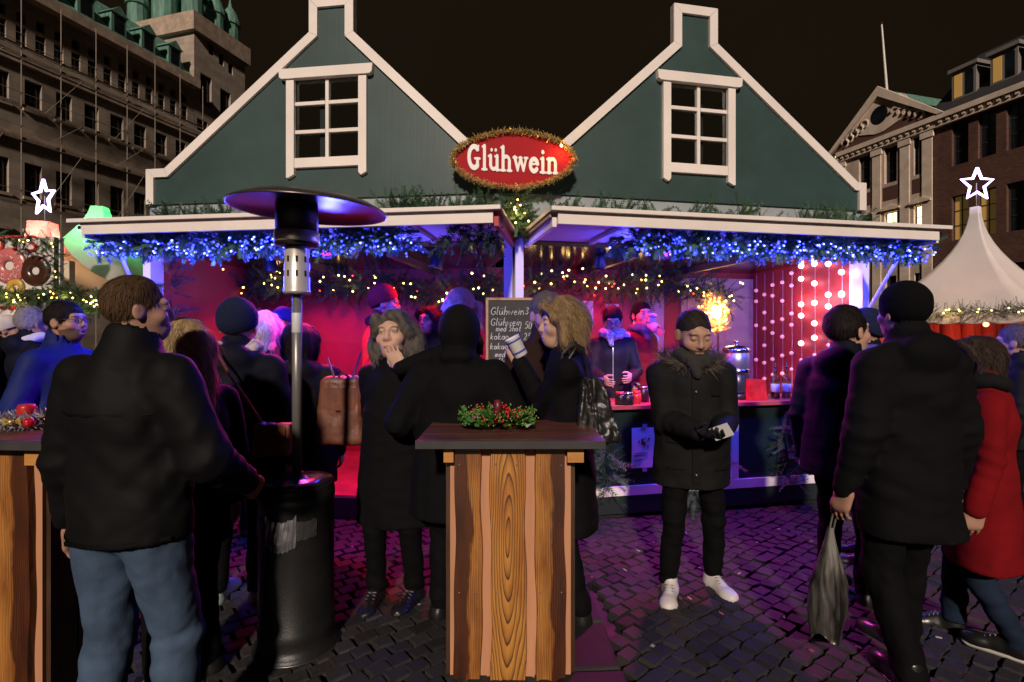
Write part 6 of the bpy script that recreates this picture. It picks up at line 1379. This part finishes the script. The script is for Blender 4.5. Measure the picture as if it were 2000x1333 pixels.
ppl['blond'] = person(1108, 2.78, 'blond woman in black high collared coat drinking from a white mug', ytop=577, face=80, hd=(16, -4, 0), hs=1.14, hh=.005, coat=dict(hem=.52, wh=.24, wc=.19, amp=.007, collar=.15), cm=BLACKC, hair='bob', hcol=BLOND, arms=((.20, .30, 1.12), (-.03, .26, 1.42)), palm=(None, (.9, .3, 0)), curl=(.4, .75), female=True, skin=(.5, .31, .22), closed=True, legs=((.1, .02), (-.1, -.08)))
ppl['parka'] = person(1352, 3.05, 'bearded man in dark fur trimmed parka looking at his phone', ytop=606, face=178, hd=(4, -20, 0), hs=1.3, hh=.005, h=.011, coat=dict(hem=.70, wh=.225, wc=.205, amp=.0075, sleeve=.082, cuff=.055), cm=GREYJ, tm=DARKT, shoe=WHSHOE, sole=SOLE, hair='crop', hcol=(.026, .019, .015), beard=.92, skin=(.40, .23, .155), arms=((.07, .30, 1.085), (-.07, .29, 1.075)), palm=((-.5, .3, 1), (.5, .3, 1)), curl=(.45, .5), glove=(.012, .012, .014), closed=True, fluff=(.10, .08, .064), hood='down', wide=1.1, legs=((.17, .06), (-.15, -.05)), toe=(-18, 14), details=[('placket', .005, .05, .74, 1.40, cloth('parka_placket', (.0065, .0062, .0065), .7), 1), ('pocket_flap', .09, .19, .98, 1.03, cloth('parka_placket', (.0065, .0062, .0065), .7), 1), ('pocket_flap', -.19, -.09, .98, 1.03, cloth('parka_placket', (.0065, .0062, .0065), .7), 1), ('pocket_seam', .09, .19, .82, .835, cloth('parka_placket', (.0065, .0062, .0065), .7), 1), ('pocket_seam', -.19, -.09, .82, .835, cloth('parka_placket', (.0065, .0062, .0065), .7), 1), ('chest_tab', -.13, -.07, 1.27, 1.285, cloth('parka_placket', (.0065, .0062, .0065), .7), 1)], scarf=cloth('charcoal_knit_snood', (.035, .033, .031), .95, bmp=.6, bscale=130))
ppl['navybeanie'] = person(462, 2.9, 'man in navy beanie and pale patterned scarf with brown bag seen from behind', ytop=582, face=8, hs=1.16, coat=dict(hem=.80, wh=.235, wc=.205, sleeve=.08), cm=NAVYC, hood='down', hat='beanie', hatm=cloth('navy_knit', (.012, .016, .045), .95, bmp=.6, bscale=120), hair='crop', hcol=(.1, .08, .07), scarf=mat('pale_patterned_scarf', (.45, .36, .34), .9, var=.6, scale=28), shoe=MINT, sole=SOLE, wide=1.08)
ppl['earmuff'] = person(365, 2.2, 'blond woman with black fluffy earmuffs behind the man in jeans', ytop=622, face=62, hd=(0, 0, 0), hs=1.12, hh=.0055, coat=dict(hem=.7), hair='long', hcol=(.36, .25, .13), female=True, skin=(.52, .33, .25))
ppl['darkcap'] = person(585, 3.35, 'person with dark hair in padded parka behind the heater pole', ytop=628, face=15, hs=1.18, coat=dict(hem=.62, wh=.24, wc=.21, sleeve=.09, amp=.011), cm=BLACKN, hood='down', hair='bob', hcol=(.012, .008, .012), wide=1.12)
ppl['purplehair'] = person(516, 3.85, 'person with fluffy pale hair glowing magenta behind the navy beanie', ytop=604, face=20, hs=1.15, hair='bob', hcol=(.5, .42, .45), cm=NAVYC)
ppl['bluehat'] = person(556, 4.65, 'person in blue hat with orange band deep in the red lit half', ytop=600, z0=.22, face=165, hs=1.15, hat='beanie', hatm=cloth('blue_hat', (.02, .03, .14)), hair='short', hcol=(.3, .1, .05), cm=NAVYC)
ppl['redhat'] = person(744, 4.35, 'man in red knit hat and glasses facing right in the red lit half', ytop=555, z0=.22, face=-72, hd=(-8, 0, 0), hs=1.2, hat='beanie', hatm=cloth('dark_red_knit', (.16, .012, .014), .95, bmp=.6, bscale=120), glasses=True, cm=REDJ, hair='crop', scarf=cloth('dark_scarf', (.03, .01, .012)), wide=1.05, coat=dict(wh=.235, wc=.21))
ppl['glassw'] = person(843, 4.6, 'dark haired woman in glasses lit red behind the grey haired woman', ytop=596, z0=.22, face=150, hs=1.15, hair='bob', hcol=(.02, .012, .01), glasses=True, female=True, cm=DARKT)
ppl['ponytail'] = person(900, 4.25, 'blond woman with ponytail facing left lit bright red', ytop=564, z0=.22, face=98, hs=1.25, hair='tail', hcol=(.5, .32, .2), female=True, cm=DARKT, skin=(.55, .36, .28))
ppl['teal'] = person(918, 3.15, 'person in navy jacket with teal collar half hidden by the hooded person', H=1.56, face=5, hs=1.08, cm=NAVYC, hood='down', hair='short', hcol=(.03, .02, .02), scarf=cloth('teal_collar', (.05, .22, .24)))
ppl['greyman'] = person(1062, 3.3, 'grey haired man in brown jacket behind the blond drinking woman', ytop=574, face=-150, hd=(-20, -8, 0), hs=1.18, hh=.0055, hair='short', hcol=(.14, .115, .1), cm=BROWNJ, arms=(None, (-.15, .3, 1.12)), wide=1.08, coat=dict(wh=.235, wc=.205))
ppl['server'] = person(1196, 4.72, 'server in glasses and checked scarf behind the counter', ytop=600, z0=.22, face=172, hd=(0, -20, 0), hs=1.2, hh=.0055, hair='tail', hcol=(.022, .012, .012), glasses=True, female=True, closed=True, cm=cloth('dark_plum_jacket', (.02, .013, .018), .6), scarf=mat('checked_scarf', (.5, .47, .5), .9, var=.95, scale=55), details=[('zip', -.0035, .0035, .95, 1.36, mat('silver_zip', (.6, .58, .6), .3, .6), 1)], arms=((.1, .3, 1.05), (-.16, .33, 1.08)), skin=(.52, .33, .25))
ppl['redvest'] = person(1250, 4.92, 'server in red vest with white sleeves drinking behind the counter', ytop=590, z0=.22, face=-155, hd=(-12, 4, 0), hs=1.2, hh=.0055, hair='tail', hcol=(.012, .009, .009), female=True, cm=cloth('white_knit', (.6, .56, .58), .9), arms=((.25, .12, .95), (-.02, .22, 1.50)), scarf=cloth('blue_grey_scarf', (.12, .12, .17)), skin=(.52, .33, .26))
ppl['navyprofile'] = person(1650, 2.95, 'young man in navy hooded jacket shown in profile at the counter', ytop=600, face=-58, hd=(-18, 0, 0), hs=1.22, hh=.0055, coat=dict(hem=.76, wh=.235, wc=.205, sleeve=.078), cm=NAVYC, hood='down', hair='short', hcol=(.016, .012, .012), wide=1.08, skin=(.48, .28, .2))
ppl['beanie2'] = person(1697, 3.4, 'person in dark beanie facing the young man in navy', ytop=602, face=60, hs=1.15, hat='beanie', hatm=cloth('navy_knit', (.012, .016, .045)), cm=NAVYC, hair='crop', scarf=cloth('blue_scarf', (.05, .07, .2)))
ppl['bluejacket'] = person(120, 3.2, 'man with goatee and glasses in bright blue jacket at the left', ytop=590, face=-88, hd=(-4, 3, 0), hs=1.04, hh=.0055, cm=BLUEJ, hair='short', hcol=(.015, .012, .012), glasses=True, beard=True, mouth=.003, wide=1.05, coat=dict(wh=.23, wc=.2), arms=((.24, .2, 1.0), (-.22, .26, 1.05)))
ppl['whitehood'] = person(58, 4.4, 'grey haired man in dark jacket with white hood lining at the left edge', ytop=601, face=-30, hs=1.15, hair='short', hcol=(.3, .27, .25), cm=NAVYC, hood='down', scarf=cloth('white_fleece', (.6, .57, .55)))
ppl['headband'] = person(12, 5.4, 'person in pale headband cut off by the left edge', ytop=616, face=-70, hs=1.15, hat='beanie', hatm=cloth('pale_knit', (.5, .45, .42)), hair='short', hcol=(.05, .03, .02), cm=DARKT)
ppl['edge'] = person(1992, 3.6, 'person in dark clothes cut off by the right edge', H=1.60, face=40, hs=1.12, hair='short', hcol=(.12, .1, .09), cm=BLACKN)

# ---- extra garments
def garment(key, name, m, build): p = ppl[key]; V, Q = build(); npmesh(name, V * p['s'], Q, m, p['root'])
def vest():
    S = SDF((-.26, -.25, .84), (.26, .3, 1.5), .012); S.cone((0, 0, .80), (0, 0, 1.27), .232, .205, 0, sy=.72); S.cone((-.10, 0, 1.38), (.10, 0, 1.38), .085, .085, .07)
    for z in (.95, 1.05, 1.15, 1.25): S.F = S.F + (.006 * np.exp(-((S.ax[2] - z) / .012) ** 2))[None, None, :].astype(np.float32)
    S.cut((0, 0, 1), .86); return S.mesh()
def big_collar():
    S = SDF((-.3, -.25, 1.30), (.3, .25, 1.60), .012); pts = [(.165 * math.cos(k * math.pi / 8), -.03 + .12 * math.sin(k * math.pi / 8), 1.44 + .02 * math.sin(k * .8)) for k in range(17)]
    for a, b in zip(pts[:-1], pts[1:]): S.cone(a, b, .042, .042, .01)
    S.ridge(.010, 22, 5); return S.mesh()
garment('teal', 'fallen_hood', cloth('teal_hood_lining', (.04, .17, .19)), big_collar)
garment('redvest', 'padded_vest', REDJ, vest)
p = ppl['earmuff']
for sg in (-1, 1):
    q = np.random.RandomState(4); n = 1500; dv = q.normal(size=(n, 3)); dv /= np.linalg.norm(dv, axis=1)[:, None]; c = p['hc'] + np.array([sg * .105, -.01, -.01]); b = np.cross(dv, [.3, .5, .8]); b /= np.linalg.norm(b, axis=1)[:, None]
    V = np.stack([c + dv * np.array([.025, .045, .045]) - b * .003, c + dv * np.array([.025, .045, .045]) + b * .003, c + dv * np.array([.05, .068, .068])], 1).reshape(-1, 3); npmesh('earmuff', V * p['s'], np.arange(3 * n).reshape(-1, 3), mat('black_fluff', (.006, .006, .006), .9), p['root'], smooth=False)
MB().tube([tuple((p['hc'] + np.array([.105 * math.cos(a), -.01, .03 + .125 * math.sin(a)])) * p['s']) for a in [math.pi * k / 12 for k in range(13)]], .006, 6).build('headband', mat('black_fluff', (.006, .006, .006), .9), p['root'])
p = ppl['parka']
for z, y in ((1.30, .178), (1.02, .182), (.80, .185)):
    o = MB().lathe([(.0075, 0), (.007, .003), (.001, .004)], n=10).build('snap_button', CHROME, p['root']); o.rotation_euler = (rad(-90), 0, 0); o.location = (.03 * p['s'], y * p['s'], z * p['s'])

# ------------------------------------------------------------------ things they carry
def mug(pos, axis, label, s=1.0):
    o = empty('mug', pos, label, 'mug'); q = Vector(axis).to_track_quat('Z', 'Y').to_euler()
    for nm, pr, m in (('cup', [(.034, 0), (.037, .004), (.039, .105), (.041, .108), (.037, .106), (.034, .012), (.001, .010)], mat('white_paper_cup', (.72, .70, .70), .5, var=.04)), ('blue_band', [(.0376, .022), (.0380, .023), (.0382, .031), (.0378, .032)], mat('blue_print', (.03, .06, .35), .5)), ('blue_band', [(.0394, .085), (.0398, .086), (.0400, .093), (.0396, .094)], mat('blue_print', (.03, .06, .35), .5))): MB().lathe([(r * s, z * s) for r, z in pr], n=22).build(nm, m, o, smooth=True).rotation_euler = q
    return o
b = ppl['blond']; mo = b['W']((-.02, .25, 1.475)); mug(tuple(mo - np.array([.005, .02, .02])), (-.45, -.1, .85), 'white paper mug with blue bands held by the blond woman', 1.05)
g = ppl['hooded']; mug((at(990, 770, 2.95)[0], 2.95, TH), (0, 0, 1), 'white mug standing beside the hooded person on the hidden table')
v = ppl['redvest']; mv = v['W']((-.01, .15, 1.535)); mug(tuple(mv), (.1, -.3, .9), 'white mug at the mouth of the server in red vest')
pk = ppl['parka']; ph = (pk['hand'][0] + pk['hand'][1]) / 2 + np.array([.03, -.10, .02])
o = empty('phone', ph, 'small white phone in the hands of the man in parka', 'phone'); MB().box((-.036, -.004, -.05), (.036, .004, .05)).build('case', mat('white_phone_case', (.7, .68, .68), .3), o); MB().box((-.031, .0045, -.044), (.031, .006, .044)).build('screen', mat('dark_screen', (.01, .01, .012), .1), o)
for c in o.children: c.rotation_euler = (rad(35), rad(58), 0)
def soft_bag(name, pos, size, m, label, cat, strap=None, sm=None, rz=0, top=.6, seed=2, fl=.006, flap=False, sharp=0.0, slant=0.0, rnd=.3, vs=.45):
    """slouching bag: soft box with creases, flap and straps"""
    o = empty(name, pos, label, cat, None, rz); w, d_, h_ = size; S = SDF((-w * 1.2, -d_ * 1.3, -h_ * 1.25), (w * 1.2, d_ * 1.3, h_ * 1.15), min(w, d_, h_) / 9)
    X, Y, Z = S.ax[0][:, None, None], S.ax[1][None, :, None], S.ax[2][None, None, :]; f = np.clip((Z + h_) / (2 * h_), 0, 1); k = 1 - (1 - top) * f; X = X - slant * (1 - f)
    qx = np.abs(X) - w * .82 * k; qy = np.abs(Y) - d_ * .62 * (k * .7 + .3 * (1 - f)); qz = np.abs(Z) - h_ * .86; r_ = min(w, d_) * rnd
    S.F = (np.sqrt(np.maximum(qx, 0) ** 2 + np.maximum(qy, 0) ** 2 + np.maximum(qz, 0) ** 2) + np.minimum(np.maximum(qx, np.maximum(qy, qz)), 0) - r_ * .55).astype(np.float32)
    S.ridge(fl, 26, seed, (1, 1, vs)); S.ridge(fl * .6, 60, seed + 1, (1, 1, vs + .2)); V, Q = S.mesh(); bd = npmesh('bag_body', V, Q, m, o)
    if flap:
        MB().box((-w * .72, -d_ * .86, h_ * .05), (w * .72, -d_ * .80, h_ * .72)).build('flap', m, o); MB().box((-.012, -d_ * .90, -h_ * .05), (.012, -d_ * .87, h_ * .2)).build('buckle_strap', sm or m, o); MB().box((-.014, -d_ * .93, -h_ * .02), (.014, -d_ * .905, h_ * .04)).build('buckle', CHROME, o); MB().box((-w * .5, -d_ * .84, -h_ * .75), (w * .5, -d_ * .74, -h_ * .15)).build('front_pocket', m, o)
    for st in (strap or []): MB().tube([tuple(np.array(q) - np.array(pos)) for q in st], .007, 6).build('strap', sm or m, o)
    return o
BAGL = mat('black_soft_leather', (.013, .012, .012), .38, var=.3, bmp=.3, bscale=40); BRL = mat('brown_leather', (.14, .042, .02), .45, var=.3, bmp=.2, bscale=60)
W_ = ppl['blond']['W']
bp = at(1157, 800, 2.56)
soft_bag('shoulder_bag', bp, (.125, .07, .17), BAGL, 'black leather shoulder bag hanging from the blond woman', 'bag', [[at(1088, 745, 2.60), at(1100, 690, 2.6), at(1120, 668, 2.62), at(1140, 680, 2.6), at(1146, 715, 2.56), at(1148, 745, 2.56)], [at(1104, 760, 2.6), at(1112, 700, 2.58), at(1126, 676, 2.6), at(1142, 690, 2.58), at(1150, 745, 2.54)]], BAGL, top=.35, fl=.016, slant=.03)
bp = at(535, 858, 2.6); soft_bag('crossbody_bag', bp, (.105, .05, .085), BRL, 'small brown leather crossbody bag behind the heater pole', 'bag', [[at(420, 682, 2.68), at(450, 735, 2.64), at(485, 785, 2.62), at(515, 832, 2.60)]], BRL, top=.95, fl=.005, flap=True)
bp = at(670, 800, 3.2); soft_bag('backpack', bp, (.14, .10, .20), mat('tan_leather', (.15, .05, .026), .5, var=.35, scale=8, bmp=.2, bscale=50), 'brown leather backpack hanging between the padded parka and the grey haired woman', 'backpack', [[at(640, 700, 3.25), at(652, 735, 3.15), at(655, 745, 3.15)], [at(705, 690, 3.3), at(688, 738, 3.15)], [at(660, 738, 3.15), at(670, 728, 3.15), at(682, 738, 3.15)]], BRL, top=.75, fl=.006, flap=True, rnd=.7, vs=.6)
# thin plastic bag: a gathered neck opening into a creased, hanging sheet
bg = at(1622, 1030, 2.32); bag = empty('carrier_bag', bg, 'crumpled grey plastic carrier bag hanging low beside the man in black beanie', 'bag'); V = []; F = []; nr, ns = 26, 40; rb = random.Random(8)
for i in range(nr):
    f = i / (nr - 1); z = -.50 * f; w = .012 + .075 * min(1, f * 1.9) ** 1.2 - .018 * max(0, f - .7) / .3; d_ = .010 + .030 * min(1, f * 1.6) - .02 * max(0, f - .75) / .25
    for k in range(ns):
        q = 2 * math.pi * k / ns; fo = 1 + .16 * math.sin(5 * q + 6 * f) * (1 - .4 * f) + .12 * math.sin(9 * q - 9 * f + 1) + .05 * math.sin(17 * q + 23 * f)
        V.append((w * math.cos(q) * (.9 + .1 * fo) - .02 * f, d_ * math.sin(q) * fo * 1.2, z + .012 * math.sin(3 * q + 2) * f + .018 * math.sin(2 * q) * (f > .98)))
for i in range(nr - 1):
    for k in range(ns): F.append((i * ns + k, (i + 1) * ns + k, (i + 1) * ns + (k + 1) % ns, i * ns + (k + 1) % ns))
F.append(tuple((nr - 1) * ns + k for k in range(ns)))
pm, pnt, pb = nodes('striped_grey_plastic'); pv = coords(pnt, (14, 14, 1.6), (0, rad(14), 0)); pn = N(pnt, 'ShaderNodeTexNoise', i_Scale=1.3, i_Detail=3.0); pnt.links.new(pv, pn.inputs['Vector'])
pnt.links.new(ramp(pnt, pn.outputs['Fac'], [(.38, (.012, .011, .010)), (.5, (.07, .066, .06)), (.62, (.20, .19, .175))]), pb.inputs['Base Color']); pb.inputs['Roughness'].default_value = .25
MB().add(V, F).build('bag_body', pm, bag, smooth=True)
for dx in (0, .018): MB().tube([(dx - .01, 0, -.03), (.02 + dx, 0, .10), (.075, .04, .21)], .005, 6).build('handle', pm, bag)
